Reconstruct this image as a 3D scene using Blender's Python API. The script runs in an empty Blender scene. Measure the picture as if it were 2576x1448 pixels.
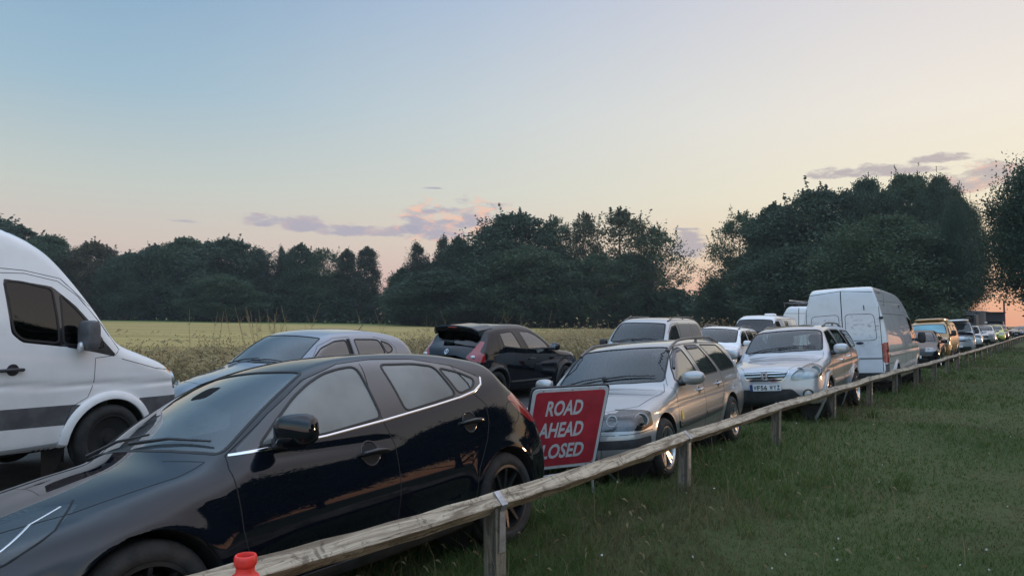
import bpy, math, random
import numpy as np
from mathutils import Vector, Matrix, Euler
from mathutils.geometry import delaunay_2d_cdt
R = math.radians
rng = np.random.default_rng(7); random.seed(7)
S = bpy.context.scene
COL = S.collection

# ------------------------------------------------------------------ camera
cam_d = bpy.data.cameras.new('camera'); cam = bpy.data.objects.new('camera', cam_d); COL.objects.link(cam)
cam_d.sensor_width = 36; cam_d.lens = 25.02; cam_d.clip_end = 4000; cam_d.clip_start = .05
PIT, ROL = R(2.33), R(0.80)
cam.location = (0, 0, 1.7)
_f = Vector((0, math.cos(PIT), math.sin(PIT))); _r0 = Vector((1, 0, 0)); _u0 = _r0.cross(_f)
_r = math.cos(ROL)*_r0 + math.sin(ROL)*_u0; _u = -math.sin(ROL)*_r0 + math.cos(ROL)*_u0
cam.rotation_euler = Matrix((_r, _u, -_f)).transposed().to_euler()
S.camera = cam
S.view_settings.view_transform = 'Standard'; S.view_settings.look = 'None'; S.view_settings.gamma = 1
S.view_settings.exposure = 0
S.cycles.max_bounces = 8; S.cycles.transparent_max_bounces = 12
S.cycles.use_denoising = True

# ------------------------------------------------------------------ node helper
def srgb(r, g, b):
    f = lambda c: (c/255/12.92 if c <= 10 else ((c/255+.055)/1.055)**2.4)
    return (f(r), f(g), f(b), 1)
class NT:
    def __init__(s, tree): s.t = tree; s.n = tree.nodes; s.l = tree.links
    def new(s, typ, **k):
        n = s.n.new(typ)
        for a, v in k.items(): setattr(n, a, v)
        return n
    def put(s, sock, v):
        if isinstance(v, bpy.types.NodeSocket): s.l.new(v, sock)
        elif v is not None: sock.default_value = v
    def m(s, op, a, b=None, c=None, clamp=False):
        n = s.n.new('ShaderNodeMath'); n.operation = op; n.use_clamp = clamp
        s.put(n.inputs[0], a); s.put(n.inputs[1], b); s.put(n.inputs[2], c); return n.outputs[0]
    def mix(s, f, a, b, mode='MIX'):
        n = s.n.new('ShaderNodeMix'); n.data_type = 'RGBA'; n.blend_type = mode
        s.put(n.inputs[0], f); s.put(n.inputs[6], a); s.put(n.inputs[7], b); return n.outputs[2]
    def ramp(s, f, stops, interp='LINEAR'):
        n = s.n.new('ShaderNodeValToRGB'); cr = n.color_ramp; cr.interpolation = interp
        while len(cr.elements) < len(stops): cr.elements.new(.5)
        for e, (p, c) in zip(cr.elements, stops):
            e.position = p; e.color = c if len(c) == 4 else (*c, 1)
        s.put(n.inputs[0], f); return n.outputs[0]
    def noise(s, vec, scale, detail=4, rough=.55, dist=0, out=0):
        n = s.n.new('ShaderNodeTexNoise'); s.put(n.inputs['Vector'], vec); n.inputs['Scale'].default_value = scale
        n.inputs['Detail'].default_value = detail; n.inputs['Roughness'].default_value = rough
        n.inputs['Distortion'].default_value = dist; return n.outputs[out]
    def smooth(s, v, a, b):
        n = s.n.new('ShaderNodeMapRange'); n.interpolation_type = 'SMOOTHSTEP'
        s.put(n.inputs[0], v); n.inputs[1].default_value = a; n.inputs[2].default_value = b; return n.outputs[0]

# ------------------------------------------------------------------ sky (dusk, sun just down behind the trees on the right)
SUN_AZ = 62.0   # degrees to the right of the view direction (+Y)
SUN_EL = 1.5
w = bpy.data.worlds.new('World'); S.world = w; w.use_nodes = True
T = NT(w.node_tree); T.n.clear()
g = T.new('ShaderNodeTexCoord').outputs['Generated']
sep = T.new('ShaderNodeSeparateXYZ'); T.put(sep.inputs[0], g)
X, Y, Z = sep.outputs
el = T.m('MULTIPLY', T.m('ARCSINE', Z), 180/math.pi)
az = T.m('MULTIPLY', T.m('ARCTAN2', X, Y), 180/math.pi)       # 0 = straight ahead, + to the right
hl = T.m('SQRT', T.m('ADD', T.m('MULTIPLY', X, X), T.m('ADD', T.m('MULTIPLY', Y, Y), 1e-6)))
dx = T.m('MULTIPLY', X, math.sin(R(SUN_AZ))); dy = T.m('MULTIPLY', Y, math.cos(R(SUN_AZ)))
cosd = T.m('DIVIDE', T.m('ADD', dx, dy), hl)                    # 1 towards the sun, -1 away
tel = T.m('DIVIDE', T.m('ADD', el, 10.0), 100.0)               # -10..90 deg
def P(e): return (e+10)/100
far_side = T.ramp(tel, [(P(-8), srgb(80, 85, 80)), (P(-.5), srgb(196, 174, 172)), (P(2), srgb(208, 182, 176)), (P(5), srgb(211, 196, 186)), (P(9), srgb(197, 203, 197)),
                        (P(16), srgb(158, 187, 205)), (P(26), srgb(126, 163, 198)), (P(50), srgb(158, 174, 196)), (P(90), srgb(160, 172, 192))])
mid_side = T.ramp(tel, [(P(-8), srgb(90, 88, 80)), (P(-.5), srgb(222, 170, 158)), (P(2.5), srgb(223, 186, 174)), (P(6), srgb(222, 206, 190)), (P(10), srgb(213, 214, 204)),
                        (P(16), srgb(202, 210, 213)), (P(26), srgb(172, 190, 216)), (P(50), srgb(170, 178, 196)), (P(90), srgb(160, 172, 192))])
sun_side = T.ramp(tel, [(P(-8), srgb(110, 90, 70)), (P(-.5), srgb(238, 160, 122)), (P(1.5), srgb(242, 180, 136)), (P(4.5), srgb(242, 212, 174)), (P(9), srgb(242, 232, 206)),
                        (P(15), srgb(240, 232, 220)), (P(27), srgb(216, 211, 218)), (P(50), srgb(184, 184, 196)), (P(90), srgb(160, 172, 192))])
f1 = T.smooth(cosd, -.08, .56); f2 = T.smooth(cosd, .36, .97)
base = T.mix(f2, T.mix(f1, far_side, mid_side), sun_side)
# gain added to unseen sky overhead and behind the camera, to light the scene
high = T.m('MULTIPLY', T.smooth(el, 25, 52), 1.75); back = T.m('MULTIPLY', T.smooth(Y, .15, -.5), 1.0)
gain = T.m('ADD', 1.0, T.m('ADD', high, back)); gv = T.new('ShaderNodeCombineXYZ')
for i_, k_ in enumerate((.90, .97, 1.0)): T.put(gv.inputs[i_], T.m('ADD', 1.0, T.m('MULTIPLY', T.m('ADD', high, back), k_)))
# clouds: soft banks at fixed bearings
vec = T.new('ShaderNodeCombineXYZ'); T.put(vec.inputs[0], T.m('MULTIPLY', az, .1)); T.put(vec.inputs[1], T.m('MULTIPLY', el, .26)); T.put(vec.inputs[2], 0.0)
n1 = T.noise(vec.outputs[0], 4.0, 7, .62); n2 = T.noise(vec.outputs[0], 11, 5, .6)
nn = T.m('ADD', T.m('MULTIPLY', n1, .66), T.m('MULTIPLY', n2, .34))
def bank(blobs, soft=(.35, .62)):
    cur = None
    for a0, e0, sa, se in blobs:
        u = T.m('DIVIDE', T.m('SUBTRACT', az, a0), sa); v0 = T.m('SUBTRACT', el, e0)
        # flat base: steeper falloff below
        v = T.m('DIVIDE', T.m('ADD', T.m('MAXIMUM', v0, 0.0), T.m('MULTIPLY', T.m('MINIMUM', v0, 0.0), 2.2)), se)
        d = T.m('SUBTRACT', 1.0, T.m('ADD', T.m('MULTIPLY', u, u), T.m('MULTIPLY', v, v)))
        cur = d if cur is None else T.m('MAXIMUM', cur, d)
    q = T.m('ADD', T.m('MULTIPLY', cur, .50), T.m('MULTIPLY', T.m('SUBTRACT', nn, .5), 2.5))
    return q, T.smooth(q, *soft)
def AE(x, y):   # direction of a point of the 2576x1448 photograph
    d = _f + _r*((x-1288)/1790) - _u*((y-724)/1790); d.normalize()
    return math.degrees(math.atan2(d.x, d.y)), math.degrees(math.asin(d.z))
def B(x, y, wx, wy):
    a, e = AE(x, y); return (a, e, wx/31.0, wy/31.0)
banks = [
 ([B(660, 560, 55, 26), B(760, 570, 95, 30), B(880, 583, 120, 26), B(990, 585, 100, 24)], .12),
 ([B(1065, 572, 80, 78), B(1120, 580, 110, 70), B(1195, 570, 75, 76), B(1262, 566, 50, 60)], .75),
 ([B(2150, 437, 110, 22), B(2250, 434, 130, 20), B(2370, 402, 70, 20)], .0),
 ([B(2430, 470, 120, 34), B(2500, 455, 75, 56)], .5),
 ([B(1735, 625, 62, 52)], .0),
 ([B(450, 556, 40, 6), B(1715, 577, 40, 5), B(1090, 474, 35, 4)], .0)]
col = base
lav = T.mix(f2, srgb(170, 166, 184), srgb(176, 166, 170))
for blobs, peach in banks:
    q, mk = bank(blobs, (.04, .48))
    if peach > 0:
        n3 = T.noise(vec.outputs[0], 5.5, 4, .6)
        lit = T.m('MULTIPLY', T.smooth(q, .75, .42), T.smooth(n3, .45, .6))
        cc = T.mix(T.m('MULTIPLY', lit, peach*1.3, clamp=True), lav, srgb(244, 192, 168))
    else: cc = lav
    col = T.mix(T.m('MULTIPLY', mk, .86), col, cc)
sky = T.new('ShaderNodeTexSky', sky_type='NISHITA', sun_disc=False, sun_elevation=R(SUN_EL), sun_rotation=R(SUN_AZ))
sky.air_density = 1.2; sky.dust_density = 2.0
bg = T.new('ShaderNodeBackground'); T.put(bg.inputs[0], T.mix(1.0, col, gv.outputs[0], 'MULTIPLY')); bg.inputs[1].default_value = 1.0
bg2 = T.new('ShaderNodeBackground'); T.put(bg2.inputs[0], sky.outputs[0]); bg2.inputs[1].default_value = .02
ad = T.new('ShaderNodeAddShader'); T.l.new(bg.outputs[0], ad.inputs[0]); T.l.new(bg2.outputs[0], ad.inputs[1])
T.l.new(ad.outputs[0], T.new('ShaderNodeOutputWorld').inputs[0])
sd = bpy.data.lights.new('sun', 'SUN'); sd.energy = .5; sd.angle = R(3); sd.color = (1, .62, .36)
so = bpy.data.objects.new('sun', sd); COL.objects.link(so)
sv = Vector((math.sin(R(SUN_AZ))*math.cos(R(SUN_EL)), math.cos(R(SUN_AZ))*math.cos(R(SUN_EL)), math.sin(R(SUN_EL))))
so.rotation_euler = sv.to_track_quat('Z', 'Y').to_euler(); so.location = (30, 10, 30)

# ------------------------------------------------------------------ object helpers
def mesh(name, V, Fc, mats, smooth=False, normals=None, midx=None):
    me = bpy.data.meshes.new(name)
    V = np.asarray(V, dtype=np.float32)
    if isinstance(Fc, np.ndarray):
        k = Fc.shape[1]; me.vertices.add(len(V)); me.vertices.foreach_set('co', V.ravel())
        me.loops.add(Fc.size); me.loops.foreach_set('vertex_index', Fc.ravel().astype(np.int32))
        me.polygons.add(len(Fc)); me.polygons.foreach_set('loop_start', np.arange(0, Fc.size, k, dtype=np.int32))
        me.update(calc_edges=True)
    else:
        me.from_pydata([tuple(map(float, v)) for v in V], [], [tuple(int(i) for i in f) for f in Fc])
    for m in (mats if isinstance(mats, (list, tuple)) else [mats]): me.materials.append(m)
    if midx is not None: me.polygons.foreach_set('material_index', np.asarray(midx, dtype=np.int32))
    if smooth: me.polygons.foreach_set('use_smooth', np.ones(len(me.polygons), dtype=bool))
    if normals is not None:
        me.normals_split_custom_set_from_vertices([tuple(map(float, n)) for n in normals])
    me.validate(); return me
def link(name, me, parent=None, loc=None, rot=None, **props):
    o = bpy.data.objects.new(name, me); COL.objects.link(o)
    if parent is not None: o.parent = parent
    if loc is not None: o.location = loc
    if rot is not None: o.rotation_euler = rot
    for k, v in props.items():
        if v: o[k] = v
    return o
def thing(name, label, cat, loc=(0, 0, 0), rot=(0, 0, 0), group=None):
    return link(name, None, None, loc, rot, label=label, category=cat, group=group)
class MB:
    """collects simple shapes into one mesh"""
    def __init__(s): s.V = []; s.F = []
    def add(s, V, F):
        b = len(s.V); s.V += [tuple(v) for v in V]; s.F += [tuple(i+b for i in f) for f in F]; return s
    def box(s, c, d, M=None, bev=0.0):
        x, y, z = (v/2 for v in d)
        if bev:
            return s.blob(c, d, p=8, n=10, M=M)
        V = [Vector((i*x, j*y, k*z)) for i in (-1, 1) for j in (-1, 1) for k in (-1, 1)]
        if M is not None: V = [M @ v for v in V]
        V = [v+Vector(c) for v in V]
        return s.add(V, [(0, 1, 3, 2), (4, 6, 7, 5), (0, 4, 5, 1), (2, 3, 7, 6), (0, 2, 6, 4), (1, 5, 7, 3)])
    def blob(s, c, d, p=3.0, n=14, M=None):
        """superellipsoid: rounded box of size d"""
        V = []; F = []
        for i in range(n+1):
            th = -math.pi/2+math.pi*i/n
            for j in range(2*n):
                ph = math.pi*j/n
                u = Vector((math.cos(th)*math.cos(ph), math.cos(th)*math.sin(ph), math.sin(th)))
                k = (abs(u.x)**p+abs(u.y)**p+abs(u.z)**p)**(-1/p)
                v = Vector((u.x*k*d[0]/2, u.y*k*d[1]/2, u.z*k*d[2]/2))
                if M is not None: v = M @ v
                V.append(v+Vector(c))
        for i in range(n):
            for j in range(2*n):
                a = i*2*n+j; b = i*2*n+(j+1) % (2*n); F.append((a, b, b+2*n, a+2*n))
        return s.add(V, F)
    def tube(s, pts, r, n=8, cap=True):
        pts = [Vector(p) for p in pts]; rs = r if isinstance(r, (list, tuple)) else [r]*len(pts)
        V = []; F = []; up = None
        for i, p in enumerate(pts):
            t = (pts[min(i+1, len(pts)-1)]-pts[max(i-1, 0)]).normalized()
            if up is None: up = t.orthogonal().normalized()
            up = (up-t*up.dot(t)).normalized(); sd_ = t.cross(up)
            for k in range(n):
                a = 2*math.pi*k/n; V.append(p+(up*math.cos(a)+sd_*math.sin(a))*rs[i])
        for i in range(len(pts)-1):
            for k in range(n):
                a = i*n+k; b = i*n+(k+1) % n; F.append((a, b, b+n, a+n))
        if cap: F += [tuple(range(n))[::-1], tuple(range((len(pts)-1)*n, len(pts)*n))]
        return s.add(V, F)
    def lathe(s, prof, n=32, axis='y', c=(0, 0, 0)):
        V = []; F = []; m = len(prof)
        for k in range(n):
            a = 2*math.pi*k/n
            for (r, h) in prof:
                if axis == 'y': V.append((c[0]+r*math.cos(a), c[1]+h, c[2]+r*math.sin(a)))
                else: V.append((c[0]+r*math.cos(a), c[1]+r*math.sin(a), c[2]+h))
        for k in range(n):
            for j in range(m-1):
                a = k*m+j; b = ((k+1) % n)*m+j; F.append((a, a+1, b+1, b))
        return s.add(V, F)
    def prism(s, poly, h0, h1, plane='xz', M=None):
        n = len(poly)
        def mk(u, v, h):
            q = {'xz': (u, h, v), 'yz': (h, u, v), 'xy': (u, v, h)}[plane]
            return M @ Vector(q) if M is not None else Vector(q)
        V = [mk(u, v, h0) for u, v in poly]+[mk(u, v, h1) for u, v in poly]
        return s.add(V, [tuple(range(n))[::-1], tuple(range(n, 2*n))]+[(i, (i+1) % n, n+(i+1) % n, n+i) for i in range(n)])
    def build(s, name, mat, parent=None, smooth=False, loc=None, rot=None, **props):
        me = mesh(name, s.V, s.F, mat)
        if smooth:
            me.polygons.foreach_set('use_smooth', np.ones(len(me.polygons), dtype=bool))
            me.set_sharp_from_angle(angle=R(38))
        return link(name, me, parent, loc, rot, **props)

# ------------------------------------------------------------------ materials
def mat(name, col=(.5, .5, .5), rough=.5, metal=0, coat=0, spec=.5, bump=None, var=None, emit=None):
    m = bpy.data.materials.new(name); m.use_nodes = True; t = NT(m.node_tree)
    b = t.n['Principled BSDF']; c = (*col[:3], 1)
    b.inputs['Roughness'].default_value = rough; b.inputs['Metallic'].default_value = metal
    b.inputs['Coat Weight'].default_value = coat; b.inputs['Coat Roughness'].default_value = .02
    b.inputs['Specular IOR Level'].default_value = spec; b.inputs['Base Color'].default_value = c
    if var or bump:
        tc = t.new('ShaderNodeTexCoord').outputs['Object']
    if var:      # var=(scale, dark, light)
        n = t.noise(tc, var[0], 6, .6)
        t.put(b.inputs['Base Color'], t.mix(t.smooth(n, .32, .68), (*[x*var[1] for x in col[:3]], 1), (*[min(1, x*var[2]) for x in col[:3]], 1)))
    if bump:
        n = t.noise(tc, bump[0], 5, .6); bp = t.new('ShaderNodeBump'); bp.inputs['Strength'].default_value = bump[1]; bp.inputs['Distance'].default_value = .02
        t.put(bp.inputs['Height'], n); t.put(b.inputs['Normal'], bp.outputs[0])
    return m
def paint(name, col, metal=0.0, rough=.35, dirt=.12, spec=.5, ior=1.48):
    m = bpy.data.materials.new(name); m.use_nodes = True; t = NT(m.node_tree); b = t.n['Principled BSDF']
    tc = t.new('ShaderNodeTexCoord').outputs['Object']; n = t.noise(tc, 3.0, 6, .65); fine = t.noise(tc, 60, 3, .6)
    sp = t.new('ShaderNodeSeparateXYZ'); t.put(sp.inputs[0], tc)
    low = t.smooth(sp.outputs[2], .75, .2)     # road film near the sills
    dd = t.m('MULTIPLY', t.m('ADD', t.m('MULTIPLY', t.smooth(n, .4, .75), dirt), t.m('MULTIPLY', low, dirt*1.8)), t.m('ADD', .6, fine), clamp=True)
    t.put(b.inputs['Base Color'], t.mix(dd, (*col, 1), (.16, .145, .12, 1)))
    b.inputs['Metallic'].default_value = metal
    t.put(b.inputs['Roughness'], t.m('ADD', rough, t.m('MULTIPLY', dd, .35)))
    b.inputs['Specular IOR Level'].default_value = spec; b.inputs['Coat Weight'].default_value = 1.0; b.inputs['Coat IOR'].default_value = ior
    t.put(b.inputs['Coat Roughness'], t.m('MULTIPLY', dd, .25))
    return m
def glass(name, tint=(.5, .55, .53), mist=0.0, rough=.0, ior=1.5, mcol=(.5, .52, .5)):
    m = bpy.data.materials.new(name); m.use_nodes = True; t = NT(m.node_tree); t.n.remove(t.n['Principled BSDF'])
    tr = t.new('ShaderNodeBsdfTransparent'); tr.inputs[0].default_value = (*tint, 1)
    gl = t.new('ShaderNodeBsdfGlossy'); gl.inputs['Roughness'].default_value = rough
    fr = t.new('ShaderNodeFresnel'); fr.inputs[0].default_value = ior
    tc = t.new('ShaderNodeTexCoord').outputs['Object']
    body = tr.outputs[0]
    if mist:
        df = t.new('ShaderNodeBsdfTranslucent'); df.inputs[0].default_value = (*mcol, 1)
        d2 = t.new('ShaderNodeBsdfDiffuse'); d2.inputs[0].default_value = (*mcol, 1)
        md = t.new('ShaderNodeMixShader'); md.inputs[0].default_value = .5; t.l.new(df.outputs[0], md.inputs[1]); t.l.new(d2.outputs[0], md.inputs[2])
        mx = t.new('ShaderNodeMixShader'); n = t.noise(tc, 1.8, 4, .55)
        t.put(mx.inputs[0], t.m('MULTIPLY', t.m('ADD', .55, t.m('MULTIPLY', t.smooth(n, .25, .7), .45)), mist)); t.l.new(body, mx.inputs[1]); t.l.new(md.outputs[0], mx.inputs[2]); body = mx.outputs[0]
    mx = t.new('ShaderNodeMixShader'); t.put(mx.inputs[0], t.m('MULTIPLY', fr.outputs[0], 1.6, clamp=True)); t.l.new(body, mx.inputs[1]); t.l.new(gl.outputs[0], mx.inputs[2])
    t.l.new(mx.outputs[0], t.n['Material Output'].inputs[0]); return m
M = dict(
 black=paint('black_paint', (.003, .0042, .0075), 0, .5, .0, spec=.0, ior=1.52), white=paint('white_paint', (.72, .715, .72), 0, .35, .10), vwhite=paint('old_white_paint', (.62, .625, .63), 0, .38, .16),
 silver=paint('silver_paint', (.34, .345, .35), .55, .32, .10), bsilver=paint('blue_silver_paint', (.20, .215, .25), .5, .3, .08), csilver=paint('bright_silver_paint', (.40, .41, .43), .5, .3, .10),
 champagne=paint('champagne_paint', (.30, .29, .27), .6, .3, .10),
 gold=paint('gold_paint', (.27, .15, .035), .3, .3, .12), red=paint('red_paint', (.25, .03, .025), .1, .35, .1), lime=paint('lime_paint', (.42, .45, .06), .2, .35, .1),
 dark=paint('dark_paint', (.02, .024, .03), .2, .35, .1), grey=paint('grey_paint', (.12, .13, .14), .4, .35, .1), ltgrey=paint('light_grey_paint', (.42, .43, .44), .3, .35, .1),
 plastic=mat('black_plastic', (.018, .018, .02), .5, var=(8, .7, 1.6)), gloss=mat('gloss_black_plastic', (.008, .008, .009), .15, coat=1), rubber=mat('rubber_seal', (.01, .01, .01), .6),
 greyplastic=mat('grey_plastic', (.075, .075, .08), .55, var=(6, .8, 1.4)),
 tyre=mat('tyre_rubber', (.013, .0125, .012), .85, var=(14, .7, 1.7), bump=(60, .3)), under=mat('dark_underbody', (.006, .006, .006), .9),
 alloy=mat('alloy_wheel', (.55, .54, .53), .28, .9, var=(9, .75, 1.1)), darkalloy=mat('dark_alloy_wheel', (.03, .03, .032), .3, .6, coat=.5), steel=mat('steel_wheel', (.25, .25, .26), .4, .6, var=(9, .7, 1.1)),
 chrome=mat('chrome', (.72, .72, .72), .12, 1.0), lining=mat('cabin_lining', (.05, .05, .052), .8), seat=mat('seat_fabric', (.028, .028, .032), .9, var=(20, .7, 1.5)), dash=mat('dashboard_plastic', (.012, .012, .013), .95, spec=.1),
 glass=glass('window_glass', (.60, .64, .61)), wglass=glass('windscreen_glass', (.62, .68, .66), .10, mcol=(.35, .42, .45)), tglass=glass('tinted_glass', (.10, .105, .11)),
 mglass=glass('misted_glass', (.55, .58, .56), .42, .02, mcol=(.80, .84, .80)), mwglass=glass('misted_windscreen', (.55, .62, .62), .30, .02, mcol=(.36, .45, .50)),
 sglass=glass('sky_bright_glass', (.30, .32, .30), .15, .0, 2.0), clear=glass('lamp_lens', (.86, .88, .88)), lampin=mat('lamp_reflector', (.55, .56, .56), .30, .3, var=(8, .8, 1.15)),
 redlens=mat('red_lamp_lens', (.24, .010, .014), .12, coat=1), amber=mat('amber_lamp_lens', (.85, .26, .04), .2, coat=1), whitelens=mat('clear_lamp_lens', (.6, .6, .62), .15, .3, coat=1, var=(40, .6, 1.2)),
 platew=mat('plate_white', (.66, .67, .68), .45), blue=mat('plate_blue', (.015, .05, .16), .45), ink=mat('black_ink', (.01, .01, .01), .5),
 blind=mat('windscreen_sunshade', (.13, .33, .40), .3, 0, coat=.6, var=(1.5, .8, 1.15)), lampdark=mat('dark_lamp_interior', (.05, .052, .056), .25, .5, var=(10, .6, 1.8)), canvas=mat('grey_canvas', (.05, .05, .055), .85), canvasl=mat('pale_canvas', (.17, .17, .20), .85),
 rail=mat('grey_rail', (.12, .115, .11), .45, .4),
)
# ------------------------------------------------------------------ vehicle body builder
def catmull(P_, n=6):
    P_ = np.array(P_, float); out = []; m = len(P_)
    for i in range(m):
        p0, p1, p2, p3 = P_[(i-1) % m], P_[i], P_[(i+1) % m], P_[(i+2) % m]
        d = np.linalg.norm(p2-p1)
        # centripetal-like tangents limited by the segment length
        t1 = (p2-p0)/(np.linalg.norm(p2-p1)+np.linalg.norm(p1-p0)+1e-9)*d; t2 = (p3-p1)/(np.linalg.norm(p3-p2)+d+1e-9)*d
        k = max(2, int(d/.03))
        for j in range(k):
            t = j/k; h = (2*t**3-3*t**2+1, t**3-2*t**2+t, -2*t**3+3*t**2, t**3-t**2)
            out.append(h[0]*p1+h[1]*t1+h[2]*p2+h[3]*t2)
    return np.array(out)
def poly_sdf(px, pz, poly):
    a = np.asarray(poly, float); b = np.roll(a, -1, 0); out = np.full(px.shape, 1e9); ins = np.zeros(px.shape, bool)
    for (ax, az_), (bx, bz) in zip(a, b):
        ex, ez = bx-ax, bz-az_; L2 = ex*ex+ez*ez+1e-12
        t = np.clip(((px-ax)*ex+(pz-az_)*ez)/L2, 0, 1)
        out = np.minimum(out, (px-ax-t*ex)**2+(pz-az_-t*ez)**2)
        c = (az_ > pz) != (bz > pz)
        if c.any():
            with np.errstate(divide='ignore', invalid='ignore'):
                xi = ax+(pz-az_)*ex/(bz-az_ if bz != az_ else 1e-12)
            ins ^= c & (px < xi)
    d = np.sqrt(out); return np.where(ins, -d, d)
def blur1(a, s, ax):
    k = int(3*s)+1; x = np.arange(-k, k+1); g_ = np.exp(-x*x/(2*s*s)); g_ /= g_.sum()
    p = np.pad(a, [(k, k) if i == ax else (0, 0) for i in range(a.ndim)], mode='edge'); r = 0
    for i, w_ in enumerate(g_):
        sl = [slice(None)]*a.ndim; sl[ax] = slice(i, i+a.shape[ax]); r = r+w_*p[tuple(sl)]
    return r
class Grid2:
    def __init__(s, poly, h, sig):
        s.h = h; s.x0, s.z0 = poly.min(0)-.45; x1, z1 = poly.max(0)+.45
        xs = np.arange(s.x0, x1, h); zs = np.arange(s.z0, z1, h); gx, gz = np.meshgrid(xs, zs, indexing='ij')
        s.g = blur1(blur1(poly_sdf(gx, gz, poly), sig, 0), sig, 1)
    def __call__(s, x, z):
        u = np.clip((x-s.x0)/s.h, 1, s.g.shape[0]-3.001); v = np.clip((z-s.z0)/s.h, 1, s.g.shape[1]-3.001)
        i = u.astype(int); j = v.astype(int); a = u-i; b = v-j
        wa = [(1-a)**3/6, (3*a**3-6*a*a+4)/6, (-3*a**3+3*a*a+3*a+1)/6, a**3/6]
        wb = [(1-b)**3/6, (3*b**3-6*b*b+4)/6, (-3*b**3+3*b*b+3*b+1)/6, b**3/6]
        r = 0
        for p in range(4):
            for q in range(4): r = r+wa[p]*wb[q]*s.g[i-1+p, j-1+q]
        return r
def rpoly(pts, r=.04, n=4):
    """polygon with rounded corners; pts (a,b) or (a,b,radius)"""
    out = []; m = len(pts)
    for i in range(m):
        p = np.array(pts[i][:2], float); a = np.array(pts[i-1][:2], float); b = np.array(pts[(i+1) % m][:2], float)
        rr = pts[i][2] if len(pts[i]) > 2 else r
        da, db = a-p, b-p; la, lb = np.linalg.norm(da), np.linalg.norm(db); k = min(rr, la*.45, lb*.45)
        p1, p2 = p+da/la*k, p+db/lb*k
        for j in range(n+1):
            t = j/n; out.append((1-t)**2*p1+2*t*(1-t)*p+t*t*p2)
    return np.array(out)
def smax(a, b, r):
    h = np.maximum(r-np.abs(a-b), 0)/r; return np.maximum(a, b)+h*h*r*.25

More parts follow.
